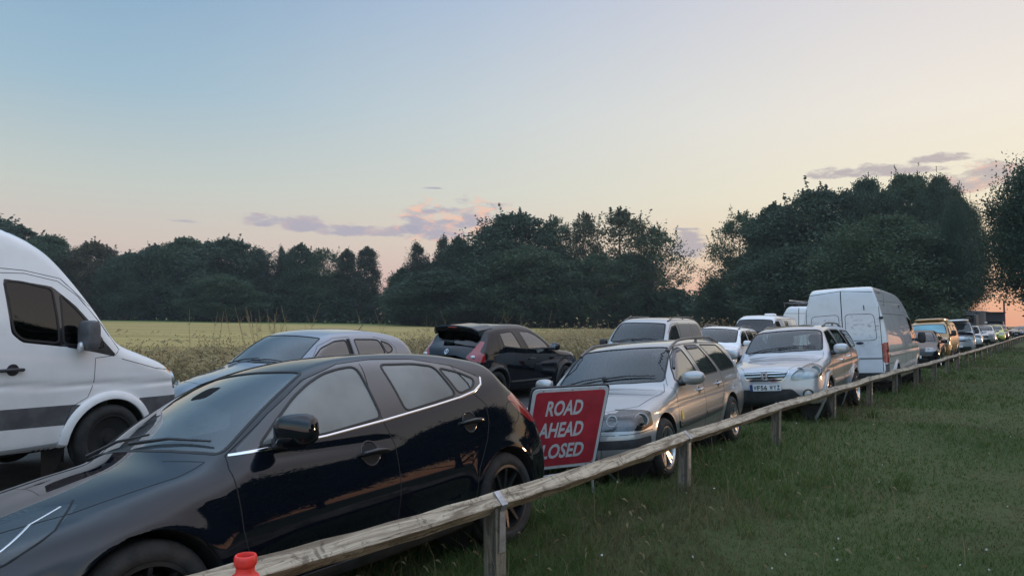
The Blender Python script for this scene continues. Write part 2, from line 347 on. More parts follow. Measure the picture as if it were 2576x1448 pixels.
class Car:
    def __init__(s, sp):
        s.sp = sp; d = dict(zm=.58, z0=.2, kb=.94, tuck=.07, wr=.60, af=.10, lf=.9, pf=2.4, ar=.07, lr=.7, pr=2.4, crown=.08, sn=.24, sw=.12, st=.14, rad=.10, radn=.16, bulge=.02, h=.02, sig=1.4, res=.035, ny=12, arch=.355, archw=.018, crease=[], lampmat='lampin', lampr=.09)
        d.update(sp); s.__dict__.update(d)
        s.poly = catmull(s.sil); s.G = Grid2(s.poly, s.h, s.sig)
        s.bx, s.bz = np.array(s.belt).T; s.Hh = s.poly[:, 1].max()
        s.build()
    def S_(s, x, z):
        hw = s.hw
        pl = 1-s.af*np.maximum(0, (s.lf-x)/s.lf)**s.pf-s.ar*np.maximum(0, (x-(s.L-s.lr))/s.lr)**s.pr
        b = np.interp(x, s.bx, s.bz)
        # smooth the belt polyline slightly by averaging
        b = (b+np.interp(x-.12, s.bx, s.bz)+np.interp(x+.12, s.bx, s.bz))/3
        u = (z-s.zm)/(b-s.zm+1e-6); up = np.maximum(u, 0); dn = np.maximum((s.zm-z)/(s.zm-s.z0), 0)
        low = hw*pl*(1-(1-s.kb)*up**2-s.tuck*dn**2)
        t = (z-b)/(s.Hh-b); upp = hw*s.kb*pl-(hw*s.kb-s.wr)*t+s.bulge*4*t*(1-t)
        y = -smax(-low, -upp, .035)
        for (cx, cz) in s.wheels:
            rr = np.sqrt((x-cx)**2+(z-cz)**2); y = y+s.archw*np.exp(-(np.maximum(rr-s.arch, 0)/.07)**2)
        for (pts, amp, wd) in s.crease:   # pressed line: body steps out below the line
            px, pz = np.array(pts).T; zc = np.interp(x, px, pz); fade = np.clip((x-px[0])/.25, 0, 1)*np.clip((px[-1]-x)/.25, 0, 1)
            y = y-amp*fade*np.exp(-((z-zc)/wd)**2)
        return y
    def F(s, x, y, z):
        ay = np.abs(y); q = (ay/s.hw)**2; L = s.L
        sx = np.interp(x, [0, .5, s.xw, s.xw+1.0, L-1.3, L-.5, L], [s.sn, s.sn*.8, s.sw, .03, -.0, -s.st*.6, -s.st])
        sx = (sx+np.interp(x-.15, [0, .5, s.xw, s.xw+1.0, L-1.3, L-.5, L], [s.sn, s.sn*.8, s.sw, .03, -.0, -s.st*.6, -s.st])+np.interp(x+.15, [0, .5, s.xw, s.xw+1.0, L-1.3, L-.5, L], [s.sn, s.sn*.8, s.sw, .03, -.0, -s.st*.6, -s.st]))/3
        cr = s.crown*np.clip((z-.45)/.35, 0, 1)
        d1 = s.G(x-sx*q, z+cr*q); d2 = (ay-s.S_(x, z))*.93
        r = np.interp(x, [0, .6, s.xw+.4, L-.6, L], [s.radn, s.rad*1.1, s.rad, s.rad, s.radn])
        return smax(d1, d2, r)
    def cast(s, O, D, tmax=1.1, n=26):
        """first surface crossing along rays from inside"""
        O = np.atleast_2d(O).astype(float); D = np.atleast_2d(D).astype(float); lo = np.zeros(len(O)); hi = np.full(len(O), tmax); found = np.zeros(len(O), bool)
        for k in range(1, n+1):
            t = tmax*k/n; a = ~found
            if not a.any(): break
            p = O[a]+D[a]*t; f = s.F(p[:, 0], p[:, 1], p[:, 2]) > 0
            ia = np.where(a)[0]; hit = ia[f]; hi[hit] = t; lo[hit] = t-tmax/n; found[hit] = True
        for _ in range(16):
            mid = (lo+hi)/2; p = O+D*mid[:, None]; f = s.F(p[:, 0], p[:, 1], p[:, 2]) > 0; hi = np.where(f, mid, hi); lo = np.where(f, lo, mid)
        return O+D*hi[:, None]
    def normal(s, Pn):
        e = .003; x, y, z = Pn.T
        n = np.stack([s.F(x+e, y, z)-s.F(x-e, y, z), s.F(x, y+e, z)-s.F(x, y-e, z), s.F(x, y, z+e)-s.F(x, y, z-e)], 1)
        return n/(np.linalg.norm(n, axis=1)[:, None]+1e-9)
    def build(s):
        # resample the silhouette
        p = s.poly; seg = np.linalg.norm(np.roll(p, -1, 0)-p, axis=1); cum = np.r_[0, np.cumsum(seg)]; N = int(cum[-1]/s.res)
        tt = np.linspace(0, cum[-1], N, endpoint=False); pc = np.vstack([p, p[:1]])
        q = np.stack([np.interp(tt, cum, pc[:, 0]), np.interp(tt, cum, pc[:, 1])], 1)
        tg = np.roll(q, -1, 0)-np.roll(q, 1, 0); nr = np.stack([-tg[:, 1], tg[:, 0]], 1)
        k = max(2, int(.16/s.res)); ker = np.exp(-(np.arange(-3*k, 3*k+1)/k)**2/2.); ker /= ker.sum()
        nr = np.stack([np.convolve(np.r_[nr[-3*k:, i], nr[:, i], nr[:3*k, i]], ker, 'valid') for i in (0, 1)], 1); nr /= np.linalg.norm(nr, axis=1)[:, None]
        c = q.mean(0)
        if ((q+nr*.05-c)**2).sum() < ((q-c)**2).sum(): nr = -nr      # outward
        m = q-nr*.13; O3 = np.stack([m[:, 0], 0*m[:, 0], m[:, 1]], 1)
        y0 = np.zeros(N)
        for yy in np.arange(.05, s.hw, .025):
            f = s.F(m[:, 0], np.full(N, yy), m[:, 1]); y0 = np.where((f < -.05) & (y0 > yy-.06), yy, y0)
        y0 = np.maximum(y0, .1)
        rows = []; ny = s.ny
        D0 = np.stack([nr[:, 0], 0*nr[:, 0], nr[:, 1]], 1)
        for j in range(ny+1):
            o = O3.copy(); o[:, 1] = y0*j/ny; rows.append((o, D0))
        nf = max(4, ny//2)
        for j in range(1, nf+1):
            a = math.pi/2*j/nf; o = O3.copy(); o[:, 1] = y0; rows.append((o, D0*math.cos(a)+np.array([0, math.sin(a), 0])))
        V = np.vstack([s.cast(o, d, .9, 22) for o, d in rows]); nr_ = len(rows)
        V[:N, 1] = 0
        T_ = []
        idx = lambda j, i: j*N+(i % N)
        for j in range(nr_-1):
            for i in range(N):
                a, b, c_, d_ = idx(j, i), idx(j, i+1), idx(j+1, i+1), idx(j+1, i); T_ += [(a, b, c_), (a, c_, d_)]
        # side chart
        last = (nr_-1)*N
        h = s.res*1.05; x0, z0_ = m.min(0); x1, z1 = m.max(0); pts = []
        zr = np.arange(z0_, z1, h*.87)
        gx = np.concatenate([np.stack([np.arange(x0+(k_ % 2)*h/2, x1, h), np.full(len(np.arange(x0+(k_ % 2)*h/2, x1, h)), z)], 1) for k_, z in enumerate(zr)])
        # use a grid SDF of the inset loop
        dl = poly_sdf(gx[:, 0], gx[:, 1], m); gx = gx[dl < -.6*h]
        vs = [Vector(v) for v in m]+[Vector(v) for v in gx]
        res = delaunay_2d_cdt(vs, [], [list(range(N))], 1, 1e-6)
        vv, ff, ov = res[0], res[2], res[3]
        P2 = np.array([tuple(v) for v in vv]); mp = np.full(len(P2), -1)
        for i, o_ in enumerate(ov):
            for k_ in o_:
                if k_ < N: mp[i] = last+k_
        new = np.where(mp < 0)[0]; mp[new] = len(V)+np.arange(len(new))
        o = np.stack([P2[new, 0], 0*new, P2[new, 1]], 1)
        V = np.vstack([V, s.cast(o, np.tile([0, 1., 0], (len(new), 1)), 1.3, 26)])
        for f in ff:
            for k_ in range(1, len(f)-1): T_.append((mp[f[0]], mp[f[k_]], mp[f[k_+1]]))
        T_ = np.array(T_); Nn = s.normal(V)
        # orient outward
        fn = np.cross(V[T_[:, 1]]-V[T_[:, 0]], V[T_[:, 2]]-V[T_[:, 0]]); ok = (fn*Nn[T_].mean(1)).sum(1) >= 0
        ar = np.linalg.norm(fn, axis=1); T_ = np.where(ok[:, None], T_, T_[:, ::-1])[ar > 1e-9]
        # mirror
        n0 = len(V); V2 = V*[1, -1, 1]; N2 = Nn*[1, -1, 1]; remap = np.arange(n0)+n0; remap[:N] = np.arange(N)
        s.V = np.vstack([V, V2]); s.N = np.vstack([Nn, N2]); s.T = np.vstack([T_, remap[T_][:, ::-1]]); s.lab = np.zeros(len(s.T), int); s.names = ['body']
    # --- regions
    def region(s, name, view, poly, cond=None, r=.04, over=(0,)):
        """split the surface along a polygon seen in side/top/front/rear view and give the inside a label"""
        pl = rpoly(poly, r); V, N, T_ = s.V, s.N, s.T
        ax = {'side': (0, 2), 'top': (0, 1), 'front': (1, 2), 'rear': (1, 2)}[view]
        lo = pl.min(0)-.15; hi = pl.max(0)+.15
        c = V[T_].mean(1); nn = N[T_].mean(1)
        m = (c[:, ax[0]] > lo[0]) & (c[:, ax[0]] < hi[0]) & (c[:, ax[1]] > lo[1]) & (c[:, ax[1]] < hi[1]) & np.isin(s.lab, over)
        if view == 'side': m &= np.abs(nn[:, 1]) > .12
        if view == 'top': m &= (nn[:, 2] > .1) & (np.abs(nn[:, 1]) < .72)
        if view == 'front': m &= (nn[:, 0] < -.12) & (c[:, 0] < s.L*.45)
        if view == 'rear': m &= (nn[:, 0] > .12) & (c[:, 0] > s.L*.6)
        if cond is not None: m &= cond(c, nn)
        ids = np.where(m)[0]
        if not len(ids): return 0
        vid = np.unique(T_[ids]); g_ = np.full(len(V), 9.); g_[vid] = poly_sdf(V[vid, ax[0]], V[vid, ax[1]], pl); g_[np.abs(g_) < 4e-4] = -4e-4
        L_ = len(s.names); s.names.append(name)
        sg = g_[T_[ids]] < 0; cnt = sg.sum(1)
        newlab = s.lab.copy(); newlab[ids[cnt == 3]] = L_
        mixed = ids[(cnt > 0) & (cnt < 3)]; cache = {}; nV = []; nN = []; nT = []; nL = []; base = len(V)
        def cut(a, b):
            k = (min(a, b), max(a, b))
            if k not in cache:
                t = g_[a]/(g_[a]-g_[b]); cache[k] = base+len(nV); nV.append(V[a]+(V[b]-V[a])*t); n = N[a]+(N[b]-N[a])*t; nN.append(n/np.linalg.norm(n))
            return cache[k]
        for ti in mixed:
            t = list(T_[ti]); si = [g_[v] < 0 for v in t]; o = s.lab[ti]
            k = next(i for i in range(3) if si[i] != si[(i+1) % 3] and si[i] != si[(i+2) % 3])
            a, b, c_ = t[k], t[(k+1) % 3], t[(k+2) % 3]; p, q = cut(a, b), cut(a, c_); la, lb = (L_, o) if si[k] else (o, L_)
            nT += [(a, p, q), (p, b, c_), (p, c_, q)]; nL += [la, lb, lb]
        if nT:
            keep = np.ones(len(T_), bool); keep[mixed] = False
            s.T = np.vstack([T_[keep], np.array(nT)]); s.lab = np.r_[newlab[keep], nL]; s.V = np.vstack([V, nV]); s.N = np.vstack([N, nN])
        else: s.lab = newlab
        return L_
    def circle(s, cx, cz, r, n=28): return [(cx+r*math.cos(2*math.pi*i/n), cz+r*math.sin(2*math.pi*i/n)) for i in range(n)]
    def cutout(s, poly, ymin=.45):
        L_ = s.region('_cut', 'side', poly, lambda c, n: np.abs(c[:, 1]) > ymin, r=.0, over=tuple(range(len(s.names))))
        k = s.lab != L_; s.T = s.T[k]; s.lab = s.lab[k]
        # underside part of the wheel wells
        c = s.V[s.T].mean(1)
    def part(s, name, lab, mt, parent, sel=None, off=0.0, smooth=True):
        m = np.isin(s.lab, lab if isinstance(lab, (list, tuple)) else [lab])
        if sel is not None: m &= sel(s.V[s.T].mean(1))
        if not m.any(): return None
        t = s.T[m]; u, inv = np.unique(t, return_inverse=True); t = inv.reshape(t.shape)
        me = mesh(name, s.V[u]+s.N[u]*off, t.astype(np.int32), mt, True, s.N[u]); return link(name, me, parent)
    def hit(s, view, a, b, sgn=1):
        a = np.atleast_1d(np.asarray(a, float)); b = np.atleast_1d(np.asarray(b, float)); n = len(a)
        if view == 'side':
            b = b.copy()
            for _ in range(60):      # slide points that miss the flank down onto it
                out = s.F(a, np.full(n, s.hw*.5), b) > -.01
                if not out.any(): break
                b[out] -= .01
            o = np.stack([a, 0*a+sgn*s.hw*.5, b], 1); d = np.tile([0, float(sgn), 0], (n, 1)); tm = 1.4
        elif view == 'top': o = np.stack([a, b, 0*a+s.ztop], 1); d = np.tile([0, 0, 1.], (n, 1)); tm = 2.4
        elif view == 'front': o = np.stack([0*a+s.xf, a, b], 1); d = np.tile([-1., 0, 0], (n, 1)); tm = s.xf+.2
        else: o = np.stack([0*a+s.L-.9, a, b], 1); d = np.tile([1., 0, 0], (n, 1)); tm = 1.2
        p = s.cast(o, d, tm, 60); return p, s.normal(p)
    ztop = .62; xf = .9
    def ribbon(s, name, mt, parent, view, path, w_, h=.002, sgn=1, closed=False, step=.03, smooth=True, mb=None):
        """thin raised strip following the surface"""
        P_ = [np.array(p, float) for p in path]
        if closed: P_.append(P_[0])
        pts = []
        for a, b in zip(P_[:-1], P_[1:]):
            k = max(1, int(np.linalg.norm(b-a)/step)); pts += [a+(b-a)*i/k for i in range(k)]
        if not closed: pts.append(P_[-1])
        pts = np.array(pts); X3, N3 = s.hit(view, pts[:, 0], pts[:, 1], sgn); n = len(X3)
        if closed: tg = np.roll(X3, -1, 0)-np.roll(X3, 1, 0)
        else: tg = np.gradient(X3, axis=0)
        tg /= np.linalg.norm(tg, axis=1)[:, None]+1e-9; bn = np.cross(N3, tg); bn /= np.linalg.norm(bn, axis=1)[:, None]+1e-9
        V = []; prof = [(-.5, -.003), (-.5, h*.6), (-.25, h), (.25, h), (.5, h*.6), (.5, -.003)]
        for u, hh in prof: V.append(X3+bn*u*w_+N3*hh)
        V = np.stack(V, 1).reshape(-1, 3); k = len(prof); Fc = []
        for i in range(n if closed else n-1):
            j = (i+1) % n
            for q in range(k-1): Fc.append((i*k+q, i*k+q+1, j*k+q+1, j*k+q))
        if mb is not None: mb.add(V, Fc); return None
        o = MB().add(V, Fc).build(name, mt, parent, smooth=True); return o

def seam(car, parent, items, name='shut_line', w_=.006):
    mb = MB()
    for it in items:
        view, path, sgn = it[:3]; car.ribbon(name, None, None, view, path, it[3] if len(it) > 3 else w_, .0012, sgn, mb=mb, closed=(len(it) > 4 and it[4]))
    return mb.build(name, M['under'], parent, smooth=True)

WHEELS = {}
def wheel(parent, x, y, r, style, sgn, w_=.205):
    """wheel > tyre, rim; outer face towards sgn*y"""
    key = (round(r, 3), style, sgn, w_)
    if key not in WHEELS:
        rr = r*.70; h = w_/2; o = sgn
        tp = [(rr, -h*.8), (rr+.012, -h), (r-.05, -h*1.04), (r-.014, -h*.86), (r, -h*.6), (r, -.02), (r-.006, -.016), (r-.006, -.006), (r, -.002), (r, h*.6), (r-.014, h*.86), (r-.05, h*1.04), (rr+.012, h), (rr, h*.8), (rr-.01, 0), (rr, -h*.8)]
        ty = MB().lathe(tp, 48)
        rm = MB().lathe([(rr+.004, h*.86*o), (rr+.006, h*.95*o), (rr-.014, h*.95*o), (rr-.022, h*.7*o), (rr-.03, -h*.6*o), (rr-.02, -h*.8*o)], 48)
        n = {'five': 5, 'ten': 10, 'seven': 7, 'cover': 9, 'steel': 0, 'vsp': 5}[style]
        def spoke(a, w0, w1, z0=.035, z1=rr-.018):
            c, s_ = math.cos(a), math.sin(a); V = []
            for (rad, ww, yo) in ((z0, w0, h*.55), ((z0+z1)/2, (w0*.6+w1*.4), h*.72), (z1, w1, h*.84)):
                for sd_ in (-1, 1):
                    for dy in (0, -.03):
                        V.append((rad*c-sd_*ww/2*s_, (yo+dy)*o, rad*s_+sd_*ww/2*c))
            F_ = []
            for k in (0, 4): F_ += [(k, k+2, k+6, k+4), (k+1, k+5, k+7, k+3), (k, k+4, k+5, k+1), (k+2, k+3, k+7, k+6)]
            rm.add(V, F_)
        if style == 'vsp':
            for i in range(5):
                for d in (-.16, .16): spoke(2*math.pi*i/5+d+.3, .045, .022)
        elif n:
            for i in range(n): spoke(2*math.pi*i/n+.2, .06 if n < 9 else .036, .045 if n < 6 else .02)
        if style in ('steel', 'cover'):
            rm.lathe([(rr-.02, h*.7*o), (rr*.75, h*.62*o), (rr*.45, h*.35*o), (.07, h*.5*o), (0.001, h*.52*o)], 32)
        rm.lathe([(.055, h*.45*o), (.055, h*.62*o), (.04, h*.68*o), (.001, h*.69*o)], 20)
        hb = MB().lathe([(.001, 0), (rr*.78, 0.0), (rr*.78, -.02*o), (.07, -.02*o), (.07, h*.4*o), (.001, h*.42*o)], 32)
        rmat = {'ten': 'darkalloy', 'five': 'alloy', 'vsp': 'alloy', 'seven': 'alloy', 'cover': 'steel', 'steel': 'under'}[style]
        WHEELS[key] = [mesh('wheel', hb.V, hb.F, M['under']), mesh('tyre', ty.V, ty.F, M['tyre']), mesh('rim', rm.V, rm.F, M[rmat])]
        WHEELS[key][1].polygons.foreach_set('use_smooth', np.ones(len(ty.F), bool)); WHEELS[key][2].set_sharp_from_angle(angle=R(30))
    a = WHEELS[key]
    wo = link('wheel', a[0], parent, (x, y, r)); link('tyre', a[1], wo); link('rim', a[2], wo); return wo

def liner(car, parent, cx, cz, r, sgn):
    """dark inner arch with a body-coloured return lip"""
    n = 30; a = np.linspace(-.45, math.pi+.45, n); px = cx+r*np.cos(a); pz = np.maximum(cz+r*np.sin(a), car.poly[:, 1].min()+.01)
    X3, _ = car.hit('side', px, pz, sgn); V = []
    for i in range(n):
        V += [tuple(X3[i]), (px[i], X3[i, 1]-sgn*.03, pz[i]), (px[i], sgn*.42, pz[i])]
    F_ = [(i*3+k, i*3+k+1, i*3+k+4, i*3+k+3) for i in range(n-1) for k in (0, 1)]
    me = mesh('wheel_arch', V, F_, [M['plastic'], M['under']], midx=[k % 2 for _ in range(n-1) for k in (0, 1)]); link('wheel_arch', me, parent)

def mirror(parent, x, y, z, sgn, d, mt, ang=.25, base=None, glassy=True, p=3.2):
    """door mirror: housing blob, stalk, glass facing the rear"""
    Mx = Matrix.Rotation(-sgn*ang, 3, 'Z')
    V = MB().blob((x, y+sgn*d[1]*.5, z), d, p=p, n=12, M=Mx)
    # pull the front face to a rounded wedge
    V.V = [(vx + (.35*(abs(vy-(y+sgn*d[1]*.5))/d[1])**2*d[0] if vx < x else 0), vy, vz) for vx, vy, vz in V.V]
    h = V.build('door_mirror', mt, parent, smooth=True)
    b = MB().blob((x+.01, y-sgn*.005, z-d[2]*.32), (d[0]*.7, .10, d[2]*.45), p=3, n=8).build('mirror_foot', M['plastic'], h, smooth=True)
    if glassy:
        MB().prism([(-d[1]*.34, -d[2]*.30), (d[1]*.34, -d[2]*.30), (d[1]*.36, d[2]*.1), (d[1]*.32, d[2]*.30), (-d[1]*.32, d[2]*.30)], -.004, .002, 'yz').build('mirror_glass', M['chrome'], h, loc=(x+d[0]*.49*math.cos(ang), y+sgn*d[1]*.5-sgn*d[0]*.49*math.sin(ang), z), rot=(0, 0, -sgn*ang))
    return h

def cabin(car, parent, xs, zs, yw, roof, dashx, steer=1, rear=True, headrest=True):
    """seats, dash and steering wheel. xs = hip positions, zs = cushion height"""
    for i, x in enumerate(xs):
        for sg in (-1, 1):
            mb = MB(); y = sg*yw; t = Matrix.Rotation(.30, 3, 'Y')
            mb.blob((x-.12, y, zs), (.52, .50, .16), 3.5, 8)
            mb.blob((x+.22, y, zs+.33), (.15, .48, .66), 3.2, 8, M=t)
            if headrest: mb.blob((x+.34, y, zs+.73), (.11, .27, .19), 3, 8, M=t)
            mb.build('seat' if i == 0 else 'rear_seat', M['seat'], parent, smooth=True)
    mb = MB().blob((dashx, 0, zs+.32), (.55, 2*yw+.62, .34), 4, 8); mb.build('dashboard', M['dash'], parent, smooth=True)
    pts = []; c = Vector((dashx+.40, steer*yw, zs+.34)); t = Matrix.Rotation(-.45, 3, 'Y')
    for k in range(21):
        a = 2*math.pi*k/20; pts.append(c+t@Vector((0, .185*math.cos(a), .185*math.sin(a))))
    MB().tube(pts, .014, 6).tube([c, c+Vector((-.25, 0, -.08))], .03, 6).tube([c+t@Vector((0, -.18, 0)), c+t@Vector((0, .18, 0))], .015, 6).build('steering_wheel', M['dash'], parent, smooth=True)
    MB().box(((xs[0]+xs[-1])/2, 0, zs-.22), (xs[-1]-xs[0]+2.0, 2*yw+.6, .06)).build('cabin_floor', M['lining'], parent)

def wipers(car, parent, x, pairs, sgn=1):
    for (a, b) in pairs:
        X3, N3 = car.hit('top', [a[0], (a[0]+b[0])/2, b[0]], [a[1], (a[1]+b[1])/2, b[1]])
        MB().tube([Vector(p+n*.02) for p, n in zip(X3, N3)], [.012, .009, .006], 6).build('wiper', M['plastic'], parent)
def roof_rail(car, parent, x0, x1, y, h=.05, mt='rail', r=.016):
    for sg in (-1, 1):
        xs = np.linspace(x0, x1, 12); X3, _ = car.hit('top', xs, np.full(12, y*sg)); pts = []
        for i, p in enumerate(X3):
            e = min(i, 11-i)/2.0; pts.append((p[0], p[1], p[2]+h*min(1, e)))
        mb = MB().tube(pts, [r*(1.5 if i in (0, 11) else 1) for i in range(12)], 8)
        for k in (1, 6, 10): mb.tube([(pts[k][0]-.05, pts[k][1], X3[k][2]-.01), (pts[k][0], pts[k][1], pts[k][2])], [r*1.5, r], 8)
        mb.build('roof_rail', M[mt], parent, smooth=True)
def handle(car, parent, x, z, sgn, mt, L_=.19, cup=True, h=.035):
    (p,), (n,) = car.hit('side', x, z, sgn); p = Vector(p); n = Vector(n)
    o = MB()
    o.tube([p+Vector((-L_/2, 0, 0))-n*.01, p+Vector((-L_*.42, 0, .0))+n*.03, p+Vector((0, 0, .003))+n*.04, p+Vector((L_*.42, 0, 0))+n*.03, p+Vector((L_/2, 0, 0))-n*.01], [.010, .016, .018, .016, .010], 10)
    ho = o.build('door_handle', mt, parent, smooth=True)
    if cup:
        rc = .072 if mt is M['black'] else .05; mb = MB(); ang = [2*math.pi*i/20 for i in range(20)]; X3, N3 = car.hit('side', [x-.02+rc*math.cos(a) for a in ang], [z+rc*math.sin(a) for a in ang], sgn)
        car.ribbon('cup_rim', mt, ho, 'side', [(x-.02+rc*math.cos(a), z+rc*math.sin(a)) for a in ang], .012, .004, sgn, closed=True)
        mb.add([Vector(q)+Vector(m)*.0015 for q, m in zip(X3, N3)]+[p-n*.0+Vector((0, 0, 0))+n*.001], [(i, (i+1) % 20, 20) for i in range(20)]); mb.build('handle_cup', M['under'] if mt is M['black'] else M['plastic'], ho)
def plate(parent, loc, rot, text, size=(.52, .11), country=True):
    p = MB().prism([(-size[0]/2, -size[1]/2), (size[0]/2, -size[1]/2), (size[0]/2, size[1]/2), (-size[0]/2, size[1]/2)], 0, -.004, 'xz').build('number_plate', M['platew'], parent, loc=loc, rot=rot)
    if country: MB().prism([(-size[0]/2, -size[1]/2), (-size[0]/2+.05, -size[1]/2), (-size[0]/2+.05, size[1]/2), (-size[0]/2, size[1]/2)], 0, -.0055, 'xz').build('country_band', M['blue'], p)
    if text: text_mesh(text, .092, M['ink'], p, 'plate_characters', loc=(.024, -.0065, 0), sx=.80, bold=.0022, mono=.060, fit=(.435, .082))
    return p
_dg = None
def text_mesh(txt, size, mt, parent, name, loc=(0, 0, 0), sx=1, bold=0, mono=None, shear=0.0, fit=None, rot=(math.pi/2, 0, 0)):
    """real lettering, built in the xz plane facing -y, centred on loc"""
    V = []; F_ = []
    def glyphs(t):
        cu = bpy.data.curves.new('tmp', 'FONT'); cu.body = t; cu.size = size; cu.offset = bold; cu.resolution_u = 3
        ob = bpy.data.objects.new('tmp', cu); COL.objects.link(ob); bpy.context.view_layer.update()
        me = bpy.data.meshes.new_from_object(ob.evaluated_get(bpy.context.evaluated_depsgraph_get()))
        v = np.array([tuple(a.co) for a in me.vertices]) if len(me.vertices) else np.zeros((0, 3)); f = [tuple(p.vertices) for p in me.polygons]
        bpy.data.objects.remove(ob); bpy.data.curves.remove(cu); bpy.data.meshes.remove(me); return v, f
    if mono:
        x = 0
        for ch in txt:
            if ch != ' ':
                v, f = glyphs(ch); v[:, 0] -= (v[:, 0].min()+v[:, 0].max())/2; k = mono*.84*(.25 if ch in '1I' else 1)/((v[:, 0].max()-v[:, 0].min())*sx+1e-6)
                v[:, 0] = v[:, 0]*sx*k+x; b = len(V); V += v.tolist(); F_ += [tuple(i+b for i in q) for q in f]; x += mono
            else: x += mono*.62
        V = np.array(V)
    else:
        V, F_ = glyphs(txt); V[:, 0] *= sx
    V[:, 0] -= (V[:, 0].min()+V[:, 0].max())/2; V[:, 1] -= (V[:, 1].min()+V[:, 1].max())/2; V[:, 2] = 0
    if fit: V[:, 0] *= fit[0]/np.ptp(V[:, 0]); V[:, 1] *= fit[1]/np.ptp(V[:, 1])
    V[:, 0] += V[:, 1]*shear
    return link(name, mesh(name, V, F_, mt), parent, loc, rot)
# ------------------------------------------------------------------ ground, track, field
FP = np.array([(-4.1, .0), (-2.1, 2.33), (-.08, 4.57), (1.76, 7.22), (3.64, 9.81), (5.56, 12.37), (7.33, 14.61), (9.08, 16.9), (10.94, 19.3), (12.9, 21.75), (16.41, 26.28), (21.54, 32.87), (31.62, 45.89), (46.76, 65.69), (70, 95)])
def sdist(x, y):
    """distance from the fence line, positive on the track side"""
    best = np.full(np.shape(x), 1e9); sg = np.zeros(np.shape(x))
    P2 = np.vstack([FP[0]+(FP[0]-FP[1])*20, FP[1:-1], FP[-1]+(FP[-1]-FP[-2])*6])
    for a, b in zip(P2[:-1], P2[1:]):
        e = b-a; L2 = e@e; t = np.clip(((x-a[0])*e[0]+(y-a[1])*e[1])/L2, 0, 1); dx_, dy_ = x-a[0]-t*e[0], y-a[1]-t*e[1]
        d = np.sqrt(dx_**2+dy_**2); cr = -(e[1]*(x-a[0])-e[0]*(y-a[1])); m = d < best; best = np.where(m, d, best); sg = np.where(m, np.sign(cr), sg)
    return best*sg
def vnoise(x, y, sc, seed=0):
    """cheap smooth value noise"""
    r = np.random.default_rng(seed).random((64, 64)); u = (x/sc) % 64; v = (y/sc) % 64; i = u.astype(int); j = v.astype(int); a = u-i; b = v-j; a = a*a*(3-2*a); b = b*b*(3-2*b)
    g_ = lambda p, q: r[p % 64, q % 64]
    return (g_(i, j)*(1-a)+g_(i+1, j)*a)*(1-b)+(g_(i, j+1)*(1-a)+g_(i+1, j+1)*a)*b
def height(x, y):
    s_ = sdist(x, y); z = np.interp(s_, [-5, .5, 2.3, 3.2, 9, 14, 400], [0, 0, -.22, -.14, -.10, -.10, -.10])
    return z+(vnoise(x, y, 1.3, 3)-.5)*.05*np.clip(1-np.abs(s_-5)/5*0, 0, 1)*(s_ < 2)
def axis(lo, hi, dense, step, g_=1.12):
    a = list(np.arange(dense[0], dense[1]+step, step)); d = step; x = dense[1]
    while x < hi: d *= g_; x += d; a.append(x)
    d = step; x = dense[0]; b = []
    while x > lo: d *= g_; x -= d; b.append(x)
    return np.array(b[::-1]+a)
gx = axis(-330, 330, (-8, 30), .35); gy = axis(-120, 430, (0, 40), .35)
GX, GY = np.meshgrid(gx, gy, indexing='ij'); GZ = height(GX, GY)
nx_, ny_ = GX.shape; ii = np.arange(nx_*ny_).reshape(nx_, ny_)
quads = np.stack([ii[:-1, :-1], ii[1:, :-1], ii[1:, 1:], ii[:-1, 1:]], -1).reshape(-1, 4)
def gmat(name, cols, sc=1.0, rough=.95):
    m = bpy.data.materials.new(name); m.use_nodes = True; t = NT(m.node_tree); b = t.n['Principled BSDF']; tc = t.new('ShaderNodeTexCoord').outputs['Object']
    a = t.noise(tc, .35*sc, 6, .6); f_ = t.noise(tc, 9*sc, 6, .7); d_ = t.noise(tc, 60*sc, 3, .6)
    k = t.m('ADD', t.m('MULTIPLY', a, .55), t.m('ADD', t.m('MULTIPLY', f_, .3), t.m('MULTIPLY', d_, .15)))
    t.put(b.inputs['Base Color'], t.ramp(k, [(.30+.4*i/(len(cols)-1), (*c_, 1)) for i, c_ in enumerate(cols)])); b.inputs['Roughness'].default_value = rough; b.inputs['Specular IOR Level'].default_value = .15
    bp = t.new('ShaderNodeBump'); bp.inputs['Strength'].default_value = .6; bp.inputs['Distance'].default_value = .03; t.put(bp.inputs['Height'], f_); t.put(b.inputs['Normal'], bp.outputs[0]); return m
link('ground', mesh('ground', np.stack([GX, GY, GZ], -1).reshape(-1, 3), quads, gmat('turf_soil', [(.030, .042, .014), (.045, .060, .020), (.068, .075, .030), (.10, .088, .048)]), True), kind='structure')
